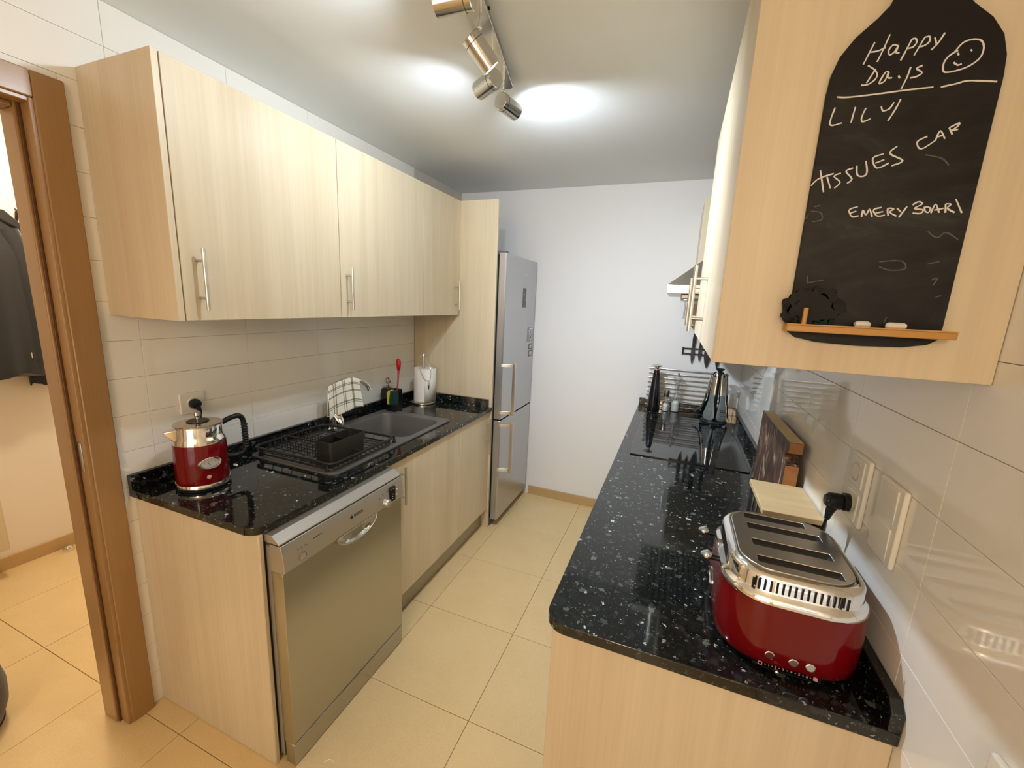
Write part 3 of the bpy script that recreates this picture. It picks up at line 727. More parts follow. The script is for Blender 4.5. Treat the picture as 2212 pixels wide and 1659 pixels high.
# ------------------------------------------------------------------ sockets and plugs
t = thing('wall_socket', 'white wall socket behind the kettle on the tiles', 'socket', (.002, .217, 1.163))
obj('plate', MB().prism(rrect(.173, .261, 1.124, 1.207, .006, 3), .0005, .009, 'x'), M_WHITEPL, t, .002)
obj('socket_well', MB().lathe_axis([(.024, 0), (.024, .0035), (.020, .004), (.0195, .0005)], (.009, .219, 1.163), (1, 0, 0), 28), M_WHITEPL, t)
t = thing('kettle_plug', 'round black mains plug in the socket behind the kettle', 'plug', (.02, .219, 1.163))
obj('plug_body', MB().lathe_axis([(.0185, .0), (.0195, .004), (.0195, .014), (.017, .020), (.008, .024)], (.0135, .219, 1.163), (1, -.1, 0), 28), M_BLACK, t)
obj('cord_relief', MB().tube([(.028, .220, 1.155), (.034, .224, 1.138), (.035, .225, 1.118)], [.011, .008, .005], 12), M_BLACK, t)
obj('cord', MB().tube(smoothpath([(.035, .225, 1.12), (.036, .226, 1.06), (.045, .225, .97), (.050, .218, .912), (.085, .19, .904), (.096, .177, .905)], 5), .0032, 8), M_BLACK, t)

def double_plate(y0, y1, z0, z1, label, kind):
    t = thing('wall_socket' if kind == 'socket' else 'wall_switch', label, kind, (RW-.001, (y0+y1)/2, (z0+z1)/2))
    obj('plate', MB().prism(rrect(y0, y1, z0, z1, .005, 3), RW-.010, RW-.0005, 'x'), M_WHITEPL, t, .003)
    return t
t = double_plate(.305, .407, 1.133, 1.294, 'upright white double socket with the toaster plug in it', 'socket')
zc = (1.253, 1.174)
for z in zc:
    obj('insert', MB().prism(rrect(.322, .390, z-.033, z+.033, .004, 3), RW-.0128, RW-.0095, 'x'), M_WHITEPL, t, .0015)
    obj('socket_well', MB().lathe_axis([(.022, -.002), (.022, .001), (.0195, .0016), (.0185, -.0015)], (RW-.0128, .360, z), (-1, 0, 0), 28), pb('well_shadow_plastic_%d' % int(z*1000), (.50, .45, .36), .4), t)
t = double_plate(.147, .249, 1.130, 1.291, 'upright white double switch plate above the toaster', 'switch')
for z in (1.25, 1.171):
    obj('rocker', MB().add([(RW-.0095, .166, z-.034), (RW-.0095, .230, z-.034), (RW-.0095, .230, z+.034), (RW-.0095, .166, z+.034),
                            (RW-.0108, .166, z-.034), (RW-.0108, .230, z-.034), (RW-.0128, .230, z+.034), (RW-.0128, .166, z+.034)],
                           [(0, 1, 2, 3), (4, 5, 6, 7), (0, 1, 5, 4), (1, 2, 6, 5), (2, 3, 7, 6), (3, 0, 4, 7)]), M_WHITEPL, t, .0015)
t = thing('toaster_plug', 'angled black mains plug in the upright double socket', 'plug', (2.15, .360, 1.174))
obj('plug_face', MB().lathe_axis([(.021, 0), (.0215, .003), (.0215, .010), (.018, .012)], (RW-.0145, .360, 1.174), (-1, 0, 0), 28), M_BLACK, t)
obj('plug_body', MB().loft([[(x, .360+.018*s*math.cos(2*PI*k/16), 1.174-.002+.020*s*math.sin(2*PI*k/16)) for k in range(16)] for x, s in ((2.156, .85), (2.150, 1.0), (2.128, .95), (2.120, .6))]), M_BLACK, t)
obj('plug_mark', disc_on((2.1235, .350, 1.174), (-1, -.5, 0), (0, 0, 1), .003, .0025, [(1, 0), (1, .0016)]), M_WHITEPL, t)
obj('cord_relief', MB().tube([(2.138, .360, 1.160), (2.135, .362, 1.143), (2.133, .364, 1.122)], [.012, .009, .0055], 12), M_BLACK, t)
obj('cord', MB().tube(smoothpath([(2.133, .364, 1.125), (2.130, .372, 1.08), (2.128, .388, 1.00), (2.124, .392, .93), (2.10, .412, .910), (2.06, .410, .909), (2.03, .384, .912)], 5), .0036, 8), M_BLACK, t)

# small white socket low at the near end of the right wall
t = thing('wall_switch', 'white switch plate on the tiles past the near end of the worktop', 'switch', (RW-.001, -.205, 1.03))
obj('rocker', MB().prism(rrect(-.234, -.176, .985, 1.062, .003, 3), RW-.013, RW-.009, 'x'), M_WHITEPL, t, .002)
obj('plate', MB().prism(rrect(-.246, -.164, .965, 1.076, .005, 3), RW-.010, RW-.0005, 'x'), M_WHITEPL, t, .003)

# ------------------------------------------------------------------ dishwasher
t = thing('dishwasher', 'freestanding silver dishwasher under the left worktop', 'dishwasher', (.34, .32, 0))
D0, D1 = .0225, .6225
obj('body', box((.03, D0+.004, .02), (.640, D1-.002, .866)), pb('dark_metal_case', (.10, .085, .065), .5), t)
obj('side_strip', box((.624, D0-.0005, .03), (.640, D0+.012, .83)), M_SILVER, t)
obj('top_trim', MB().prism([(.61, .8675), (.652, .8675), (.683, .8455), (.684, .8415), (.61, .8415)], D0-.001, D1, 'y'), M_SILVER, t, .0012)
cp = [(.640, .8370), (.685, .8370), (.690, .826), (.695, .80), (.698, .77), (.698, .752), (.692, .744), (.640, .744)]
obj('control_panel', MB().prism(cp, D0-.001, D1, 'y'), M_SILVER, t, .0012)
obj('door', MB().prism([(.640, .742), (.687, .742), (.688, .735), (.688, .094), (.684, .090), (.640, .090)], D0, D1, 'y'), M_INOX, t, .002)
obj('kick_plate', box((.645, D0, .003), (.6885, D1, .0882)), M_INOX, t, .003)
for y in (.06, .58): obj('foot', MB().cyl((.10, y, 0), (.10, y, .022), .018, n=14), M_BLACK, t)
# smile-shaped grip below the panel
arc = []
for k in range(15):
    a = PI+PI*k/14; arc.append((.343+.106*math.cos(a), .748+.052*math.sin(a)))
gx = .6995
hp_ = obj('grip_recess', MB().loft([[(x, .343+(y-.343)*s, .744+(z-.744)*s) for y, z in arc] for x, s in ((.687, 1.0), (gx, 1.0), (gx, .90), (.690, .78), (.689, .4))], False, True), M_SATIN, t, smooth=50)
obj('grip_lip', MB().tube([(gx, y, z) for y, z in arc], .0022, 8), M_SILVER, hp_)
obj('grip_edge', MB().cyl((gx, .237, .749), (gx, .449, .749), .0018, n=8), M_SILVER, hp_)
kn = Vector((.6965, .505, .768))
k1 = obj('knob', MB().lathe_axis([(.019, 0), (.0185, .004), (.0165, .018), (.0150, .020)], kn, (1, 0, 0), 32), M_SILVER, t)
obj('knob_face', MB().lathe_axis([(.0125, .0195), (.012, .0215)], kn, (1, 0, 0), 28), M_SILVER, k1)
disp = obj('display', MB().prism(rrect(.531, .566, .757, .820, .002, 2), .690, .7005, 'x'), M_BLACKGLOSS, t)
for y, z in ((.537, .812), (.553, .812), (.5485, .788), (.5485, .778), (.5485, .768)):
    obj('indicator', box((.7005, y-.0018, z-.0012), (.7011, y+.0018, z+.0012)), M_WHITE, disp)
for z in (.815, .795, .773): obj('button', MB().lathe_axis([(.0042, 0), (.004, .003), (.002, .0042)], (.696, .580, z), (1, 0, 0), 16), M_CHROME, t)
pw = obj('power_button', MB().lathe_axis([(.0115, 0), (.0115, .005), (.010, .006)], (.695, .092, .772), (1, 0, 0), 28), M_SILVER, t)
obj('button_ring', MB().lathe_axis([(.0140, -.002), (.0140, .0035), (.0125, .0035), (.0125, -.002)], (.6965, .092, .772), (1, 0, 0), 28), M_PLINTH, pw)
yx, zz_ = (0, 1, 0), (-.11, 0, 1)
M_INK = pb('dark_ink', (.05, .04, .03), .5)
lettering('brand_lettering', 'BOSCH', .0145, (.6962, .349, .797), yx, zz_, M_INK, t)
obj('brand_emblem', MB().lathe_axis([(.0062, -.002), (.0062, .0004), (.0048, .0004), (.0048, -.001)], (.6965, .313, .797), (1, 0, .1), 24), M_INK, t)
for y0, y1, z in ((.075, .082, .801), (.088, .094, .801), (.102, .112, .801), (.138, .175, .806)):
    obj('small_print', box((.692, y0, z), (.6950, y1, z+.0018)), M_INK, t)
for y, z in ((.470, .795), (.492, .802), (.517, .806)): obj('programme_mark', box((.692, y, z), (.6953, y+.0025, z+.007)), M_INK, t)

# ------------------------------------------------------------------ fridge
t = thing('fridge_freezer', 'tall silver fridge freezer standing against the back wall', 'fridge', (.36, 2.06, 0))
Y0, Y1, FX, FZ = 1.7425, 2.372, .680, 1.917
obj('cabinet', box((.02, Y0+.004, .03), (.615, Y1-.004, FZ-.012)), M_FRIDGE_SIDE, t, .003)
obj('gasket', box((.615, Y0+.012, .06), (.630, Y1-.012, FZ-.02)), M_RUBBER, t)
def fdoor(name, z0, z1):
    pr = [(Y0, .630), (Y0, FX-.008), (Y0+.006, FX), (Y1-.012, FX), (Y1, FX-.012), (Y1, .630)]
    return obj(name, MB().prism([(x, y) for y, x in pr], z0, z1), M_FRIDGE, t, .002)
ud = fdoor('upper_door', .8115, FZ); ld = fdoor('lower_door', .060, .8005)
obj('hinge_cover', box((.56, Y0+.002, FZ-.0115), (.672, Y0+.05, FZ+.012)), M_FRIDGE_SIDE, t, .004)
obj('kick_strip', box((.04, Y0+.01, .0), (.625, Y1-.01, .055)), M_FRIDGE_SIDE, t)
def fhandle(door, z0, z1):
    hb = obj('handle', box((.742, 1.772, z0), (.764, 1.790, z1)), M_BRUSH, door, .003)
    for z in (z0+.008, z1-.030):
        obj('bracket', MB().prism([(.664, Y0-.003), (FX+.0005, Y0-.003), (.742, 1.768), (.748, 1.789), (.739, 1.789), (FX+.0005, Y0+.012), (.664, Y0-.0003)], z, z+.022), M_BRUSH, door, .0015)
fhandle(ud, .842, 1.208); fhandle(ld, .426, .790)
dp = obj('display_panel', box((FX-.004, 2.072, 1.575), (FX+.0012, 2.142, 1.712)), pb('grey_display', (.045, .047, .052), .25), ud)
for y, z, r in ((2.10, 1.668, .0035), (2.122, 1.632, .002)): obj('display_light', MB().lathe_axis([(r, 0), (r, .0005)], (FX+.0012, y, z), (1, 0, 0), 12), M_WHITE, dp)
lettering('brand_lettering', 'SAMSUNG', .0165, (FX+.0004, 2.11, 1.805), (0, 1, 0), (0, 0, 1), M_WHITE, ud)
# magnets on the door
t = thing('picture_magnet', 'square picture magnet with silver V shape on the fridge door', 'magnet', (FX, 2.278, 1.372))
obj('sheet', box((FX+.0004, 2.215, 1.315), (FX+.003, 2.340, 1.425)), pb('grey_magnet_sheet', (.30, .31, .33), .4), t)
obj('v_shape', MB().prism([(2.238, 1.405), (2.265, 1.405), (2.280, 1.36), (2.296, 1.405), (2.322, 1.405), (2.290, 1.325), (2.268, 1.325)], FX+.003, FX+.0042, 'x'), M_WHITE, t)
obj('v_inset', MB().prism([(2.252, 1.395), (2.262, 1.395), (2.280, 1.345), (2.298, 1.395), (2.308, 1.395), (2.284, 1.333), (2.276, 1.333)], FX+.0042, FX+.0050, 'x'), pb('dark_print', (.06, .06, .07), .5), t)
obj('band', box((FX+.003, 2.245, 1.409), (FX+.0042, 2.320, 1.421)), M_WHITE, t)
for z0, lab in ((1.252, 'small dark magnet directly under the V picture magnet'), (1.198, 'lowest small dark magnet on the fridge door')):
    t = thing('strip_magnet', lab, 'magnet', (FX, 2.295, z0), 'small dark magnets on the fridge')
    obj('sheet', box((FX+.0004, 2.255, z0), (FX+.0028, 2.335, z0+.046)), pb('dark_magnet_%d' % int(z0*1000), (.10, .10, .11), .4), t)
    for k in range(3): obj('print_mark', box((FX+.0028, 2.263+.024*k, z0+.010), (FX+.0033, 2.277+.024*k, z0+.036)), M_WHITE if k == 1 else M_SATIN, t)

# ------------------------------------------------------------------ ceiling spotlight bar
BD = Vector((-.204, .979, 0)).normalized(); BS = Vector((BD.y, -BD.x, 0))
B1 = Vector((1.011, .886, 0)); B0 = B1-BD*.80
t = thing('spotlight_bar', 'brushed nickel ceiling bar with four swivel spotlights', 'ceiling light', (1.09, .49, 2.44))
def barpoly(hw, a, b, r, n=6):
    P = []
    L0, L1 = B0+BD*a, B1-BD*b
    for c, s in ((L1, 1), (L0, -1)):
        for k in range(n+1):
            q = (PI/2-PI*k/n)*1; e = .6
            p = c+BD*s*(math.cos(q)*hw*e-hw*e)+BS*s*math.sin(q)*hw
            P.append((p.x, p.y))
    return P
obj('bar', MB().prism(barpoly(.0275, 0, 0, .02), 2.431, 2.441), M_SATIN, t, .0015)
obj('canopy', MB().prism(barpoly(.0245, .18, .19, .02), 2.441, CZ-.0005), M_SATIN, t, .0015)
for s, p in ((1, (1.129, .470)), (-1, (1.072, .473))):
    q = Vector((1.0995, .4615, 2.447))+BS*s*.0245; obj('side_screw', MB().cyl(q-BS*s*.003, q+BS*s*.006, .0045, n=12), M_BLACK, t)
heads = [((1.150, .257, 2.383), (1.182, .258, 2.343), (-.98, -.14, -.08), .9),
         ((1.112, .440, 2.385), (1.092, .419, 2.356), (.50, .52, -.69), 4.2),
         ((1.068, .620, 2.383), (1.087, .618, 2.340), (-.87, .47, -.08), .95),
         ((1.034, .800, 2.385), (1.037, .768, 2.340), (.27, .95, -.06), 1.25)]
spot_n = 0
for j, rear, dr, pw in heads:
    dv = Vector(dr).normalized(); j = Vector(j); rear = Vector(rear)
    obj('stem', MB().cyl((j.x, j.y, j.z), (j.x, j.y, 2.432), .0042, n=12), M_CHROME, t)
    obj('swivel', MB().sphere(j, .0068, 8), M_CHROME, t)
    R, L = .0300, .096
    h = obj('spot_head', MB().lathe_axis([(.004, 0), (R-.002, 0), (R, .002), (R, L), (R-.0018, L), (R-.0018, .050), (.006, .048)], rear, dv, 40), M_SATIN, t)
    obj('rear_seam', MB().lathe_axis([(R-.001, .0175), (R+.0005, .0178), (R+.0005, .0192), (R-.001, .0195)], rear, dv, 40), M_BLACK, h)
    mid = rear+dv*.020
    obj('swivel_arm', MB().tube([j, j+(mid-j)*.45], .0045, 10), M_CHROME, t)
    obj('bulb', MB().lathe_axis([(.010, .052), (.0235, .074), (.0248, .080), (.0225, .0835), (.002, .0845)], rear, dv, 32), M_BULB, h)
    l = bpy.data.lights.new('spot_light', 'SPOT'); l.energy = SPOT_W*pw; l.color = SPOT_COL; l.spot_size = math.radians(140); l.spot_blend = 1; l.shadow_soft_size = .022
    lo = bpy.data.objects.new('spot_light', l); COL.objects.link(lo); lo.location = rear+dv*(L+.004)
    dl = (dv+Vector((0, 0, -.22 if dv.y > .6 or dv.z < -.3 else -.40))).normalized()
    lo.rotation_euler = dl.to_track_quat('-Z', 'Y').to_euler()

# ------------------------------------------------------------------ right worktop: hob, hood
t = thing('induction_hob', 'black glass hob set into the right worktop', 'hob', (1.853, 1.557, RCT))
obj('glass', MB().prism(rrect(1.592, 2.115, 1.229, 1.885, .008, 4), RCT+.0005, RCT+.0055), M_HOB, t, .0012)
for x, y, r in ((1.73, 1.40, .09), (1.98, 1.40, .075), (1.73, 1.70, .075), (1.98, 1.70, .105)):
    obj('zone_ring', MB().lathe([(r, .0054), (r, .0057), (r-.0012, .0057), (r-.0012, .0054)], (x, y, RCT), 64), pb('zone_print_%d' % int(r*1000), (.10, .10, .10), .4), t)
t = thing('cooker_hood', 'stainless steel chimney cooker hood above the hob', 'cooker hood', (1.93, 1.49, 1.66))
HY0, HY1 = 1.19, 1.79
obj('lip', MB().prism([(1.679, 1.677), (RW-.002, 1.677), (RW-.002, 1.713), (1.679, 1.713)], HY0, HY1, 'y'), M_BRUSH, t, .0015)
ca, cb = (1.679, RW-.002, HY0, HY1), (1.93, RW-.002, 1.37, 1.61)
obj('canopy', MB().loft([[(ca[0], ca[2], 1.713), (ca[1], ca[2], 1.713), (ca[1], ca[3], 1.713), (ca[0], ca[3], 1.713)], [(cb[0], cb[2], 1.925), (cb[1], cb[2], 1.925), (cb[1], cb[3], 1.925), (cb[0], cb[3], 1.925)]]), M_BRUSH, t, .0015)
obj('chimney', box((1.93, 1.37, 1.925), (RW-.002, 1.61, CZ-.001)), M_BRUSH, t, .0015)
fl = obj('grease_filter', box((1.74, HY0+.05, 1.655), (2.12, HY1-.05, 1.677)), pb('filter_steel', (.22, .22, .22), .3, 1), t, .003)
for k in range(12): obj('filter_slat', box((1.755+.03*k, HY0+.06, 1.652), (1.767+.03*k, HY1-.06, 1.656)), M_BRUSH, fl)

# ------------------------------------------------------------------ far corner: wire rack, mills, utensils, knives
t = thing('rod_rack', 'roll-up drying rack of steel rods leaning on the back wall', 'drying rack', (1.84, 2.35, RCT))
for k in range(9):
    z = .918+.0334*k; y = 2.3585 if z < .958 else 2.366+.004*(k/8); x0 = 1.583-.002*(8-k)*.3; x1 = 2.095
    r = obj('rod', MB().cyl((x0+.02, y, z), (x1-.02, y, z), .0042, n=10), M_BRUSH, t)
    for a, b in ((x0, x0+.021), (x1-.021, x1)): obj('rod_cap', MB().cyl((a, y, z), (b, y, z), .0050, n=10), M_INOX, r)
for x in (1.640, 2.040): obj('band', MB().tube([(x, 2.3565, .9025), (x, 2.3585, .95), (x, 2.364, .99), (x, 2.367, 1.2)], .003, 8), M_NYLON_D, t)

M_PEPPER = pb('black_lacquer', (.008, .008, .009), .12)
t = thing('pepper_mill', 'tall tapered black pepper mill with silver cap', 'pepper mill', (1.640, 2.245, RCT))
pc = (1.640, 2.245, RCT)
obj('body', MB().lathe([(.038, .0005), (.040, .004), (.040, .05), (.037, .11), (.029, .19), (.0215, .265), (.0185, .285), (.016, .290)], pc, 36), M_PEPPER, t)
obj('neck', MB().lathe([(.015, .288), (.0145, .300), (.017, .304), (.013, .308)], pc, 28), M_CHROME, t)
obj('cap', MB().lathe([(.012, .306), (.018, .310), (.032, .316), (.0335, .319), (.030, .322), (.012, .326), (.002, .327)], pc, 32), M_SATIN, t)
def acrylic_mill(name, label, cx, cy, h, r, cap, group):
    t = thing(name, label, 'salt mill', (cx, cy, RCT), group)
    c = (cx, cy, RCT)
    if cap:
        obj('body', MB().lathe([(r, .0005), (r*1.02, .004), (r*1.0, .05), (r*.45, .075), (r*.42, h*.70)], c, 28), M_GLASS, t)
        obj('salt', MB().lathe([(r*.8, .004), (r*.82, .045), (r*.5, .056)], c, 20), M_SALT, t)
        obj('cap', MB().lathe([(r*.72, h*.68), (r*.76, h*.70), (r*.76, h*.99), (r*.6, h)], c, 24), M_SATIN, t)
        obj('spindle', MB().cyl((cx, cy, RCT+.05), (cx, cy, RCT+h*.69), .004, n=10), M_CHROME, t)
    else:
        obj('body', MB().lathe([(r, .0005), (r*1.02, .004), (r, .06), (r*1.04, .075), (r*.92, .085), (r*.55, .11), (r*.5, .17), (r*.62, .195), (r*.5, .200)], c, 32), M_GLASS, t)
        obj('head', MB().lathe([(r*.5, .2005), (r*.85, .210), (r*1.0, .228), (r*.9, .247), (r*.4, .262), (.004, .265)], c, 32), M_GLASS, t)
        obj('salt', MB().lathe([(r*.84, .004), (r*.84, .062), (r*.5, .075)], c, 20), M_SALT, t)
        obj('spindle', MB().cyl((cx, cy, RCT+.08), (cx, cy, RCT+.262), .0035, n=10), M_CHROME, t)
        obj('finial', MB().sphere((cx, cy, RCT+.270), .0085, 8), M_CHROME, t)
gm = 'clear mills beside the pepper mill'
acrylic_mill('salt_mill', 'small clear salt mill with silver cap beside the black mill', 1.722, 2.262, .155, .026, True, gm)
acrylic_mill('salt_mill', 'tall clear acrylic salt mill with a round top', 1.786, 2.285, .27, .0315, False, gm)

UCX, UCY = 2.025, 2.145
t = thing('utensil_stand', 'dark revolving stand the cooking utensils hang from', 'utensil stand', (UCX, UCY, RCT))
uc = (UCX, UCY, RCT)
obj('base', MB().lathe([(.078, .0005), (.080, .004), (.074, .012), (.02, .020)], uc, 36), M_NYLON_D, t)
obj('pole', MB().cyl((UCX, UCY, RCT+.018), (UCX, UCY, RCT+.325), .009, n=16), M_NYLON_D, t)
obj('carousel', MB().lathe([(.010, .300), (.030, .303), (.030, .312), (.012, .318)], uc, 28), M_NYLON_D, t)
obj('top_knob', MB().lathe([(.009, .322), (.013, .330), (.026, .343), (.027, .347), (.022, .349), (.004, .346)], uc, 28), M_NYLON_D, t)
def utensil(ang, kind, label):
    ca_, sa_ = math.cos(ang), math.sin(ang); rad = Vector((ca_, sa_, 0)); tan = Vector((-sa_, ca_, 0)); c = Vector((UCX, UCY, RCT))
    t = thing(kind, label, 'utensil', tuple(c+rad*.05), 'utensils on the revolving stand')
    hk = MB().tube([c+rad*.028+Vector((0, 0, .307)), c+rad*.047+Vector((0, 0, .309)), c+rad*.050+Vector((0, 0, .314))], .0032, 8)
    obj('hook', hk, M_NYLON_D, bpy.data.objects['utensil_stand'])
    def sec(r, w, th, z, n=14):
        return [tuple(c+rad*(r+th*math.sin(2*PI*k/n))+tan*(w*math.cos(2*PI*k/n))+Vector((0, 0, z))) for k in range(n)]
    hn = MB().loft([sec(.040, .007, .003, .322), sec(.043, .0145, .0045, .312), sec(.046, .0160, .005, .295), sec(.052, .0170, .006, .25), sec(.057, .0185, .0065, .205), sec(.060, .0185, .0065, .182)])
    obj('handle', hn, M_SATIN, t)
    obj('hang_hole', disc_on(c+rad*.0465+Vector((0, 0, .303)), rad, (0, 0, 1), .0062, .0085, [(1, 0), (1, .0035), (.8, .004)]), M_BLACK, t)
    if kind in ('spoon', 'slotted_spoon'):
        obj('head', MB().loft([sec(.060, .0165, .006, .184), sec(.064, .019, .0045, .14), sec(.070, .030, .0045, .090), sec(.076, .037, .005, .055), sec(.079, .036, .005, .035), sec(.080, .024, .004, .022), sec(.080, .008, .003, .018)]), M_NYLON, t)
        if kind == 'slotted_spoon':
            for i in range(3):
                for j in range(5):
                    if i == 1 and j == 4: pass
                    p = c+rad*(.0805+.004*(j/5)*-1)+tan*(.013*(i-1)+(.004 if j % 2 else -.002))+Vector((0, 0, .040+.013*j))
                    obj('hole', disc_on(p, rad, (0, 0, 1), .0024, .0032, [(1, -.004), (1, .0018)], 10), M_BLACK, t)
        else:
            obj('bowl', disc_on(c+rad*.0775+Vector((0, 0, .066)), rad+Vector((0, 0, .1)), (0, 0, 1), .020, .030, [(1, .0032), (.9, .0048), (.5, .0042)]), M_NYLON, t)
    elif kind == 'pasta_server':
        obj('head', MB().loft([sec(.060, .0165, .006, .184), sec(.066, .018, .0045, .14), sec(.078, .026, .0045, .095), sec(.094, .030, .005, .07), sec(.103, .026, .004, .055)]), M_NYLON_D, t)
        for i in range(5):
            p = c+rad*.096+tan*(.0105*(i-2))+Vector((0, 0, .076)); obj('tooth', MB().tube([p, p+rad*.016+Vector((0, 0, -.012)), p+rad*.026+Vector((0, 0, -.030))], [.004, .0035, .002], 8), M_NYLON_D, t)
    elif kind == 'turner':
        obj('head', MB().loft([sec(.060, .0165, .006, .184), sec(.064, .016, .0045, .13), sec(.072, .036, .002, .100), sec(.082, .040, .002, .03)]), M_NYLON_D, t)
    else:
        obj('head', MB().loft([sec(.060, .0165, .006, .184), sec(.062, .011, .0045, .14), sec(.066, .011, .0045, .09)]), M_NYLON_D, t)
        p = c+rad*.070+Vector((0, 0, .060)); obj('cup', MB().sphere(tuple(p), .033, 10, (1, 1, .75)), M_NYLON_D, t)
view = math.atan2(-.7959-UCY, 1.7434-UCX)
utensil(view-.42, 'spoon', 'grey solid spoon with silver handle on the utensil stand')
utensil(view+.62, 'slotted_spoon', 'grey spoon with round holes on the utensil stand')
utensil(view-1.42, 'pasta_server', 'dark toothed pasta server on the left of the utensil stand')
utensil(view+1.68, 'turner', 'dark flat turner on the right of the utensil stand')
utensil(view+2.7, 'ladle', 'dark ladle hanging behind on the utensil stand')
utensil(view-2.45, 'turner', 'dark flat turner hanging behind on the utensil stand')

t = thing('knife_rack', 'black two-rail magnetic knife rack on the back wall', 'knife rack', (1.94, 2.38, 1.326))
for z in (1.307, 1.344): obj('rail', box((1.793, 2.370, z-.004), (2.10, 2.379, z+.004)), M_BLACK, t, .001)
for x in (1.792, 2.095):
    obj('end_post', box((x-.004, 2.369, 1.300), (x+.006, 2.3855, 1.351)), M_BLACK, t, .001)
def knife(x, ztip, zjoin, ztop, w, label):
    t = thing('knife', label, 'knife', (x, 2.365, zjoin), 'knives on the magnetic rack')
    y0, y1 = 2.3665, 2.3698
    obj('blade', MB().prism([(x-w, zjoin), (x+w*.8, zjoin), (x+w*1.0, ztip+(zjoin-ztip)*.45), (x+w*.5, ztip+(zjoin-ztip)*.15), (x+w*.05, ztip), (x-w*.55, ztip+(zjoin-ztip)*.2), (x-w, ztip+(zjoin-ztip)*.5)], y0, y1, 'y'), M_STEELDARK, t, .0006)
    obj('handle', MB().prism([(x-w*.7, zjoin), (x+w*.6, zjoin), (x+w*.95, (zjoin+ztop)/2), (x+w*.7, ztop), (x-w*.3, ztop+.004), (x-w*.9, (zjoin+ztop)/2)], y0-.009, y1-.0005, 'y'), M_BLACK, t, .003)
knife(1.858, 1.237, 1.360, 1.475, .0115, 'leftmost black knife on the wall rack')
knife(1.904, 1.258, 1.352, 1.455, .0105, 'short black knife second from left on the wall rack')
knife(1.953, 1.215, 1.372, 1.50, .021, 'broad black chef knife third from left on the rack')
knife(2.020, 1.215, 1.365, 1.49, .016, 'black bread knife nearest the corner on the rack')

# ------------------------------------------------------------------ boards and box
t = thing('chopping_board', 'thick dark walnut chopping board standing on edge by the tiles', 'chopping board', (2.14, .96, RCT))
bpoly = [(.728, 1.166), (.728, 1.203), (1.198, 1.203), (1.198, RCT+.0005), (.736, RCT+.0005), (.741, 1.126), (.760, 1.130), (.768, 1.140), (.764, 1.152)]
obj('slab', MB().prism(bpoly, 2.1195, 2.1595, 'x'), M_WALNUT, t, .002)
obj('top_edge', box((2.1205, .730, 1.203), (2.1585, 1.196, 1.2042)), M_LIGHTWOOD, t)
obj('end_block', box((2.1205, .7268, 1.168), (2.1585, .728, 1.202)), M_WALNUT_END, t)
obj('grip_end', box((2.1205, .7345, RCT+.003), (2.1585, .7362, 1.122)), M_WALNUT_END, t)
t = thing('storage_box', 'dark box with pale wooden lid behind the toaster', 'box', (2.09, .60, RCT))
obj('body', MB().loft([[(x, y, z) for x, y in rrect(2.036, 2.156, .510, .722, .012, 4)] for z in (RCT+.0005, 1.040)]), pb('dark_steel_box', (.12, .10, .085), .22, .9), t, .002)
for y in (.56, .62, .68): obj('side_bar', box((2.0335, y-.006, RCT+.002), (2.0362, y+.006, 1.036)), M_SATIN, t, .001)
obj('lid', box((2.026, .498, 1.041), (2.177, .734, 1.057)), M_LIGHTWOOD, t, .002)

# ------------------------------------------------------------------ toaster
TX, TY = 2.0215, .222
t = thing('toaster', 'red and chrome four-slot toaster on the right worktop', 'toaster', (TX, TY, RCT))
HXt, HYt, RC = .133, .160, .088
def tsec(z, i, n=9): return [(x, y, z) for x, y in rrect(TX-HXt+i, TX+HXt-i, TY-HYt+i, TY+HYt-i, max(.02, RC-i*.9), n)]
obj('base', MB().loft([tsec(RCT+.004, .014), tsec(RCT+.012, .010), tsec(RCT+.014, .006)]), M_BLACK, t)
for sx in (-1, 1):
    for sy in (-1, 1): obj('foot', MB().cyl((TX+sx*.085, TY+sy*.10, RCT+.0004), (TX+sx*.085, TY+sy*.10, RCT+.006), .010, n=12), M_RUBBER, t)
obj('body', MB().loft([tsec(RCT+.012, .008), tsec(RCT+.018, .003), tsec(RCT+.04, 0), tsec(RCT+.085, -.001), tsec(RCT+.13, .001), tsec(1.047, .003)]), M_RED, t, smooth=45)
chr_ = obj('chrome_band', MB().loft([tsec(1.0465, .001), tsec(1.049, 0), tsec(1.054, .0005), tsec(1.0605, .004), tsec(1.066, .010), tsec(1.070, .0115), tsec(1.093, .0125), tsec(1.099, .016), tsec(1.103, .021), tsec(1.1045, .0245), tsec(1.103, .0275), tsec(1.098, .029)]), M_CHROME, t, smooth=45)
slots = [(.113, .143), (.183, .213), (.260, .290), (.314, .344)]
plate_o = [(x, y) for x, y, z in tsec(0, .0305)]
obj('top_plate', MB().holed(plate_o, [rrect(1.952, 2.100 if b < .33 else 2.080, a, b, .004, 3) for a, b in slots], 1.098, 1.1065), pb('brushed_toaster_steel', (.66, .65, .63), .27, 1), t, .0015)
for a, b in slots:
    obj('slot_well', MB().loft([[(x, y, z) for x, y in rrect(1.9525, 2.0995 if b < .33 else 2.0795, a+.0005, b-.0005, .004, 3)] for z in (1.105, 1.0)], False, True), pb('slot_dark_%d' % int(a*1000), (.006, .0055, .005), .6), t)  # slot walls coloured near black to stand in for the shade inside
    for dy in (.009, .021): obj('bread_wire', MB().cyl((1.956, a+dy, 1.085), (2.096 if b < .33 else 2.076, a+dy, 1.085), .0011, n=6), M_SATIN, t)
for k in range(16):
    x = 1.939+k*.0104; obj('vent', box((x-.0019, TY-HYt+.0105, 1.070), (x+.0019, TY-HYt+.0135, 1.0925)), M_BLACK, t)
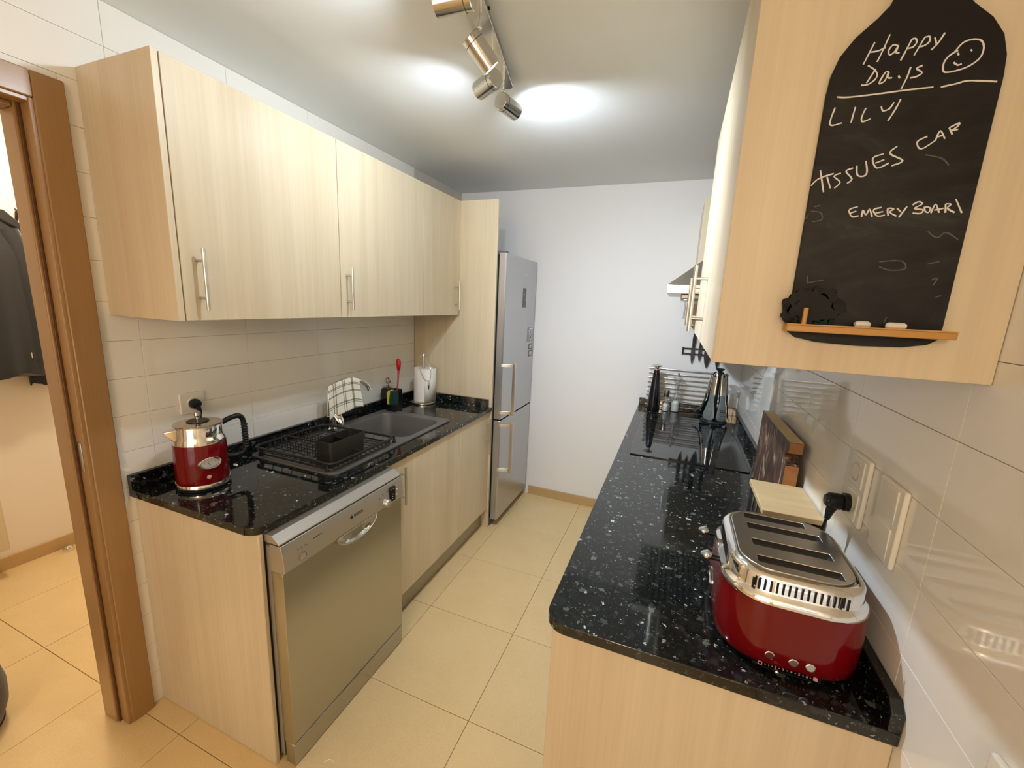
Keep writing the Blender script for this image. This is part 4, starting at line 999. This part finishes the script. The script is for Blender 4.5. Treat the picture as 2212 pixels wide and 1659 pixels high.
for k in range(12):
    y = .165+k*.0104; obj('vent', box((TX-HXt+.0105, y-.0019, 1.070), (TX-HXt+.0135, y+.0019, 1.0925)), M_BLACK, t)
for y in (.185, .300):
    lvr = obj('lever', MB().tube([(TX-HXt+.012, y, 1.052), (TX-HXt-.012, y, 1.051), (TX-HXt-.022, y, 1.053)], [.006, .006, .0065], 12), M_BLACK, t)
    obj('lever_cap', MB().lathe_axis([(.012, -.004), (.0125, 0), (.011, .005), (.004, .007)], (TX-HXt-.026, y, 1.055), (-.4, 0, 1), 24), M_SATIN, lvr)
obj('emblem', disc_on((TX-HXt-.0005, .245, .968), (-1, 0, 0), (0, 0, 1), .034, .017, [(1, -.003), (1, .002), (.85, .003), (.8, .0015)]), M_CHROME, t)
NF = TY-HYt+.0005
for x, z, fc in ((1.985, .941, M_REDPL), (2.026, .939, M_SATIN), (2.054, .939, M_DIAL)):
    bt = obj('button', disc_on((x, NF-.0006, z), (0, -1, 0), (0, 0, 1), .0088, .0088, [(1, -.004), (1, .002), (.82, .0026), (.80, .0012)]), M_SATIN, t)
    obj('button_face', disc_on((x, NF-.0006, z), (0, -1, 0), (0, 0, 1), .0069, .0069, [(1, -.003), (1, .0018)]), pb('button_face_%d' % int(x*1000), (.12, .012, .010), .3) if fc is M_REDPL else (pb('button_face_%d' % int(x*1000), (.17, .10, .08), .3) if fc is M_SATIN else M_DIAL), bt)
marks = [('1', 1.987), ('2', 1.999), ('3', 2.012), ('4', 2.026), ('5', 2.039), ('6', 2.052)]
for ch, x in marks: lettering('scale_number', ch, .0075, (x, NF-.0002, .9165), (1, 0, 0), (0, 0, 1), M_PINKPRINT, t)
for x in (1.981, 1.993, 2.0055, 2.019, 2.0325, 2.0455, 2.058): obj('scale_dot', box((x-.0009, NF-.0006, .9158), (x+.0009, NF+.001, .9170)), M_PINKPRINT, t)
def sq(x, z, s, fill):
    b = MB()
    o_ = rrect(x-s, x+s, z-s, z+s, .001, 2); i_ = rrect(x-s*.75, x+s*.75, z-s*.75, z+s*.75, .0008, 2)
    if fill: b.prism(o_, NF-.0006, NF+.001, 'y')
    else:
        y0, y1 = NF-.0006, NF+.001
        b.loft([[(u, y1, v) for u, v in o_], [(u, y0, v) for u, v in o_], [(u, y0, v) for u, v in i_], [(u, y1, v) for u, v in i_]], False, False)
    return b
obj('toast_icon', sq(1.972, .9165, .0036, False), M_PINKPRINT, t); obj('toast_icon', sq(2.066, .9165, .0036, True), M_PINKPRINT, t)
obj('slider_track', box((1.975, NF-.0004, .9085), (2.062, NF+.002, .9108)), M_BLACK, t)
obj('slider_knob', MB().lathe_axis([(.0045, 0), (.004, .006), (.002, .0075)], (2.001, NF, .9095), (0, -1, 0), 16), M_CHROME, t)

# ------------------------------------------------------------------ bottle-shaped chalkboard
BYF = .0211-.007                                # board front face y
CX = 2.0085
t = thing('chalkboard', 'bottle-shaped chalkboard memo board on the cabinet side', 'chalkboard', (CX, .0211, 1.57))
half = [(0, 1.563), (.055, 1.565), (.085, 1.571), (.097, 1.580), (.0985, 1.60), (.0985, 1.93), (.0965, 1.955), (.089, 1.980), (.074, 2.002), (.052, 2.022), (.040, 2.036), (.0335, 2.052), (.032, 2.075), (.032, 2.17), (.030, 2.178), (0, 2.178)]
hp2 = [Vector((a, b, 0)) for a, b in half]
right = [(CX+p.x, p.y) for p in hp2]; left = [(CX-p.x, p.y) for p in hp2[1:-1]][::-1]
low = [p for p in right if p[1] <= 2.05]; lowl = [p for p in left if p[1] <= 2.05]
obj('board', MB().prism(low+[(CX+.0333, 2.054), (CX-.0333, 2.054)]+lowl, BYF, .0206, 'y'), M_BOARD, t, .0012)
hi = [p for p in right if p[1] > 2.051 and p[0] > CX] ; hil = [p for p in left if p[1] > 2.051]
obj('red_capsule', MB().prism([(CX+.0333, 2.0545)]+[p for p in right if p[1] > 2.055 and p[0] > CX+.001]+[p for p in left if p[1] > 2.055]+[(CX-.0333, 2.0545)], BYF, .0206, 'y'), pb('dark_red_print', (.20, .018, .022), .4), t, .0012)
led = obj('ledge', MB().prism(rrect(1.9035, 2.1125, BYF-.030, BYF-.0003, .003, 3, (1, 1, 0, 0)), 1.5810, 1.5915), M_LEDGE, t, .0015)
obj('lip', MB().prism([(1.9035, 1.5915), (2.1125, 1.5915), (2.1125, 1.5935), (1.9035, 1.5935)], BYF-.030, BYF-.0285, 'y'), M_LEDGE, led)
obj('peg', MB().cyl((1.9265, BYF-.0258, 1.5905), (1.9265, BYF-.0258, 1.6185), .0034, n=12), M_LEDGE, t)
STROKES = [[(1.9580,1.9920),(1.9490,1.9650)],
[(1.9740,1.9990),(1.9700,1.9830),(1.9650,1.9660)],
[(1.9540,1.9800),(1.9630,1.9800),(1.9720,1.9830)],
[(1.9860,1.9830),(1.9800,1.9850),(1.9760,1.9790),(1.9780,1.9730),(1.9830,1.9760),(1.9860,1.9830),(1.9850,1.9750),(1.9890,1.9740)],
[(2.0000,1.9890),(1.9960,1.9760),(1.9920,1.9640)],
[(2.0000,1.9890),(2.0040,1.9890),(2.0060,1.9840),(2.0030,1.9790),(1.9980,1.9780)],
[(2.0140,1.9890),(2.0060,1.9680)],
[(2.0140,1.9890),(2.0190,1.9890),(2.0200,1.9830),(2.0160,1.9790),(2.0110,1.9780)],
[(2.0250,1.9870),(2.0270,1.9820),(2.0280,1.9790)],
[(2.0350,1.9910),(2.0300,1.9800),(2.0240,1.9720)],
[(1.9650,1.9570),(1.9570,1.9400)],
[(1.9550,1.9630),(1.9640,1.9560),(1.9680,1.9490),(1.9660,1.9430),(1.9590,1.9380),(1.9510,1.9380)],
[(1.9810,1.9510),(1.9770,1.9510),(1.9720,1.9380),(1.9780,1.9400),(1.9810,1.9510),(1.9810,1.9440),(1.9860,1.9430)],
[(1.9930,1.9450),(1.9950,1.9410)],
[(2.0050,1.9540),(2.0030,1.9410),(1.9990,1.9270)],
[(2.0180,1.9540),(2.0120,1.9510),(2.0190,1.9450),(2.0140,1.9410),(2.0070,1.9400)],
[(1.9240,1.9260),(1.9370,1.9240),(1.9710,1.9240),(2.0050,1.9250),(2.0350,1.9250)],
[(2.0430,1.9240),(2.0590,1.9260),(2.0690,1.9280),(2.0850,1.9260),(2.1010,1.9230)],
[(2.0500,1.9660),(2.0560,1.9750),(2.0640,1.9780),(2.0740,1.9760),(2.0790,1.9680),(2.0790,1.9580),(2.0750,1.9510),(2.0660,1.9450),(2.0540,1.9420),(2.0440,1.9420),(2.0410,1.9470),(2.0410,1.9550),(2.0450,1.9620),(2.0530,1.9670)],
[(2.0530,1.9640),(2.0550,1.9610)],
[(2.0660,1.9660),(2.0680,1.9640)],
[(2.0510,1.9530),(2.0560,1.9490),(2.0600,1.9500)],
[(1.9240,1.9120),(1.9210,1.8890),(1.9360,1.8900)],
[(1.9490,1.9100),(1.9470,1.8890)],
[(1.9620,1.9070),(1.9590,1.8950),(1.9610,1.8890),(1.9700,1.8920)],
[(1.9800,1.9070),(1.9830,1.9010),(1.9900,1.9030),(1.9940,1.9110)],
[(2.0010,1.9140),(1.9970,1.9010),(1.9910,1.8870)],
[(2.0400,1.8620),(2.0300,1.8560),(2.0360,1.8460),(2.0500,1.8560)],
[(2.0500,1.8560),(2.0530,1.8680),(2.0600,1.8570)],
[(2.0500,1.8600),(2.0580,1.8620)],
[(2.0620,1.8710),(2.0670,1.8620)],
[(2.0620,1.8710),(2.0720,1.8760),(2.0700,1.8710),(2.0650,1.8670),(2.0720,1.8680)],
[(1.9190,1.8260),(1.9280,1.7940)],
[(1.9100,1.8040),(1.9190,1.8140),(1.9370,1.8200)],
[(1.9290,1.8160),(1.9360,1.7990)],
[(1.9460,1.8200),(1.9380,1.8160),(1.9470,1.8070),(1.9410,1.7990)],
[(1.9600,1.8260),(1.9520,1.8220),(1.9610,1.8110),(1.9560,1.8050)],
[(1.9640,1.8290),(1.9670,1.8160),(1.9750,1.8140),(1.9780,1.8200),(1.9740,1.8350)],
[(1.9940,1.8430),(1.9820,1.8380),(1.9890,1.8240),(2.0020,1.8300)],
[(1.9860,1.8310),(1.9960,1.8350)],
[(2.0080,1.8520),(2.0010,1.8430),(2.0180,1.8320),(2.0060,1.8260)],
[(1.9750,1.7710),(1.9650,1.7670),(1.9700,1.7570),(1.9780,1.7580)],
[(1.9670,1.7620),(1.9740,1.7650)],
[(1.9820,1.7560),(1.9820,1.7660),(1.9870,1.7590),(1.9900,1.7670),(1.9950,1.7560)],
[(2.0040,1.7690),(1.9950,1.7660),(2.0010,1.7570),(2.0100,1.7580)],
[(1.9980,1.7610),(2.0070,1.7630)],
[(2.0140,1.7570),(2.0120,1.7670),(2.0190,1.7660),(2.0150,1.7620),(2.0240,1.7560)],
[(2.0230,1.7670),(2.0280,1.7620)],
[(2.0340,1.7690),(2.0270,1.7540)],
[(2.0400,1.7710),(2.0460,1.7750),(2.0510,1.7720),(2.0430,1.7660),(2.0530,1.7640),(2.0510,1.7590),(2.0420,1.7600)],
[(2.0540,1.7680),(2.0610,1.7660),(2.0600,1.7600),(2.0560,1.7620),(2.0540,1.7680)],
[(2.0630,1.7590),(2.0660,1.7710),(2.0720,1.7590)],
[(2.0660,1.7630),(2.0760,1.7650)],
[(2.0770,1.7710),(2.0790,1.7590)],
[(2.0770,1.7710),(2.0830,1.7700),(2.0800,1.7650),(2.0890,1.7590)],
[(2.0870,1.7770),(2.0970,1.7580)]]
FAINT = [[(1.9190,1.7730),(1.9270,1.7750)],
[(1.9120,1.7610),(1.9110,1.7550)],
[(1.9160,1.7670),(1.9290,1.7640),(1.9320,1.7540),(1.9200,1.7510)],
[(2.0640,1.7340),(2.0760,1.7250),(2.0850,1.7320),(2.1000,1.7220)],
[(1.9260,1.6690),(1.9280,1.6570)],
[(1.9280,1.6580),(1.9490,1.6630)],
[(2.0810,1.6660),(2.0870,1.6680),(2.0840,1.6580)],
[(2.0900,1.6410),(2.0960,1.6440)],
[(2.0360,1.6010),(2.0380,1.6100)],
[(2.0150,1.6910),(2.0320,1.6930),(2.0440,1.6910),(2.0470,1.6810),(2.0290,1.6790),(2.0160,1.6840)],
[(2.0420,1.8380),(2.0610,1.8320),(2.0710,1.8220)],
[(2.0720,1.6880),(2.0850,1.6920)]]
wr_ = []
for S, mt, nm, r in ((STROKES, M_CHALK, 'chalk_stroke', .00115), (FAINT, M_CHALKFAINT, 'faint_stroke', .0010)):
    for st in S:
        pts = smoothpath([(x, BYF-.0001, z) for x, z in st], 4)
        b = MB().tube(pts, [r*(.8+.35*random.random()) for _ in pts], 6)
        b.v = [(x, BYF+(y-BYF)*.18, z) for x, y, z in b.v]
        obj(nm, b, mt, bpy.data.objects['chalkboard'])
def chalk(x, z, L, ang, lab):
    p = Vector((x, BYF-.014, z)); d = Vector((math.cos(ang), math.sin(ang), 0))
    o = obj('chalk', MB().tube([p-d*L/2, p-d*(L/2-.003), p+d*(L/2-.003), p+d*L/2], [.003, .0052, .0052, .0034], 12), M_CHALKSTICK)
    tag(o, lab, 'chalk', 'chalk stubs on the ledge')
chalk(2.005, 1.5968, .020, .12, 'shorter white chalk stub, nearer the black cloth on the ledge')
chalk(2.046, 1.5968, .024, -.05, 'longer white chalk stub, at the right of the chalkboard ledge')
def cloth_bundle():
    b = MB(); n, m = 26, 40; rnd = random.Random(5)
    ph = [rnd.uniform(0, 6.28) for _ in range(8)]
    for i in range(n+1):
        th = PI*i/n
        for j in range(m):
            a = 2*PI*j/m
            r = 1+.10*math.sin(5*a+ph[0]+2*th)+.09*math.sin(9*a+ph[1]-5*th)+.10*math.sin(3*a-6*th+ph[2])+.06*math.sin(14*a+ph[3]+7*th)
            x = 1.936+.037*r*math.sin(th)*math.cos(a); y = -.0035+.0140*r*math.sin(th)*math.sin(a); z = 1.618-.028*r*math.cos(th)
            if z < 1.5935: z = 1.5935+.0004*math.sin(j)
            y = min(y, BYF-.001); y = max(y, BYF-.0215)
            b.v.append((x, y, max(z, 1.5942)))
    for i in range(n):
        for j in range(m):
            a = i*m+j; c = i*m+(j+1) % m; b.f.append((a, c, c+m, a+m))
    return b
t = thing('eraser_cloth', 'crumpled black cloth lying on the chalkboard ledge', 'cloth', (1.936, BYF-.014, 1.594))
M_CLOTH = pb('black_cloth', (.0045, .0042, .0042), .8)
obj('bundle', cloth_bundle(), M_CLOTH, t, smooth=60)
obj('fold', MB().loft([[(1.896, BYF-.004, 1.631), (1.896, BYF-.009, 1.632), (1.930, BYF-.014, 1.634), (1.930, BYF-.004, 1.633)], [(1.901, BYF-.003, 1.598), (1.901, BYF-.015, 1.598), (1.926, BYF-.020, 1.598), (1.926, BYF-.003, 1.598)]]), M_CLOTH, t, .002)

# ------------------------------------------------------------------ hall
t = thing('coat_rack', 'dark coat hook rail on the hall wall', 'coat rack', (HX, .35, 1.87))
obj('rail', box((HX+.0005, .02, 1.845), (HX+.014, .46, 1.885)), pb('dark_mahogany', (.06, .016, .012), .35), t, .003)
for y in (.385, .12):
    hk = obj('hook', MB().tube(smoothpath([(HX+.012, y-.01, 1.872), (HX+.035, y-.006, 1.88), (HX+.05, y, 1.92), (HX+.056, y+.004, 1.966)], 4), .0065, 10), pb('dark_bronze_%d' % int(y*1000), (.03, .010, .010), .3, .4), t)
    obj('ball', MB().sphere((HX+.058, y+.005, 1.976), .014, 10), M_CHROME, hk)
def garment(name, label, yc, hw, ztop, zbot, depth, mat, xw, puff=0, shoulder=.10, cat='jacket'):
    t = thing(name, label, cat, (xw, yc, zbot))
    n = 44; rings = []; K = 26
    for i in range(K+1):
        s = i/K; z = ztop+(zbot-ztop)*s
        w = hw*(min(1, .30+.70*math.sqrt(min(1, s/shoulder))) + .08*s)
        d = depth*(.45+.55*min(1, s/.25))
        if puff: d *= 1+.10*abs(math.sin(PI*s*puff)); w *= 1+.02*abs(math.sin(PI*s*puff))
        R = []
        for k in range(n):
            a = 2*PI*k/n; fo = 1+.10*s*math.sin(7*a+2*s)+.05*s*math.sin(13*a+1)
            R.append((xw+d*(1+math.cos(a)*fo)*.5*1.0, yc+w*math.sin(a)*(1+.03*math.sin(9*a)*s), z+.012*s*math.sin(5*a)))
        rings.append(R)
    obj('body', MB().loft(rings), mat, t, smooth=60)
    return t
g1 = garment('jacket', 'dark grey jacket hanging from the hall hook', .222, .143, 1.945, 1.115, .12, M_JACKET, HX+.082, 0, .16)
obj('zip_pull', box((HX+.198, .298, 1.205), (HX+.203, .302, 1.235)), M_CHROME, g1)
obj('pocket_flap', MB().prism([(.250, 1.80), (.318, 1.77), (.320, 1.745), (.250, 1.775)], HX+.172, HX+.184, 'x'), M_JACKET, g1, .002)
obj('collar', MB().prism([(.22, 1.945), (.31, 1.955), (.375, 1.88), (.36, 1.862), (.29, 1.905), (.22, 1.90)], HX+.10, HX+.155, 'x'), M_JACKET, g1, .006)
sl = MB().tube(smoothpath([(HX+0.140, 0.310, 1.86), (HX+0.155, 0.340, 1.70), (HX+0.155, 0.350, 1.45), (HX+0.150, 0.340, 1.22), (HX+0.145, 0.327, 1.13)], 5), .043, 16)
obj('sleeve', sl, M_JACKET, g1)
g2 = garment('padded_jacket', 'navy quilted jacket hanging behind the grey jacket', .415, .080, 1.87, 1.04, .06, M_NAVY, HX+.0145, 15, .1)
t = thing('shoe_cabinet', 'pale wall-hung cabinet low in the hall', 'cabinet', (HX, -.2, .143))
obj('case', box((HX+.0005, -.62, .172), (HX+.13, .108, .60)), M_HALLWALL, t, .002)
obj('front', box((HX+.131, -.62, .175), (HX+.148, .108, .60)), M_DOOR, t, .002)
t = tag(obj('door_stopper', MB().lathe([(.024, .0005), (.025, .004), (.023, .018), (.015, .028), (.002, .031)], (-1.575, .357, 0), 28), M_CHROME), 'small chrome dome door stop on the hall floor', 'door stop')
t = thing('pouffe', 'dark taupe rounded pouffe at the edge of the hall doorway', 'pouffe', (-.36, -.47, 0))
#POUFFE#
obj('cushion', MB().lathe([(.13, .0005), (.165, .02), (.185, .09), (.188, .16), (.175, .24), (.14, .29), (.06, .305), (.002, .306)], (-.480, -.440, 0), 48), M_POUFFE, t)
obj('piping', MB().tube([(-.480+.166*math.cos(2*PI*k/48), -.440+.166*math.sin(2*PI*k/48), .022) for k in range(49)], .004, 6, False), M_BLACK, t)
tag(obj('thread_scrap', MB().tube(smoothpath([(.765, .072, .001), (.772, .085, .0015), (.785, .088, .001), (.797, .083, .0014)], 5), .0012, 6), M_PAPER), 'scrap of white thread on the floor by the dishwasher', 'scrap')
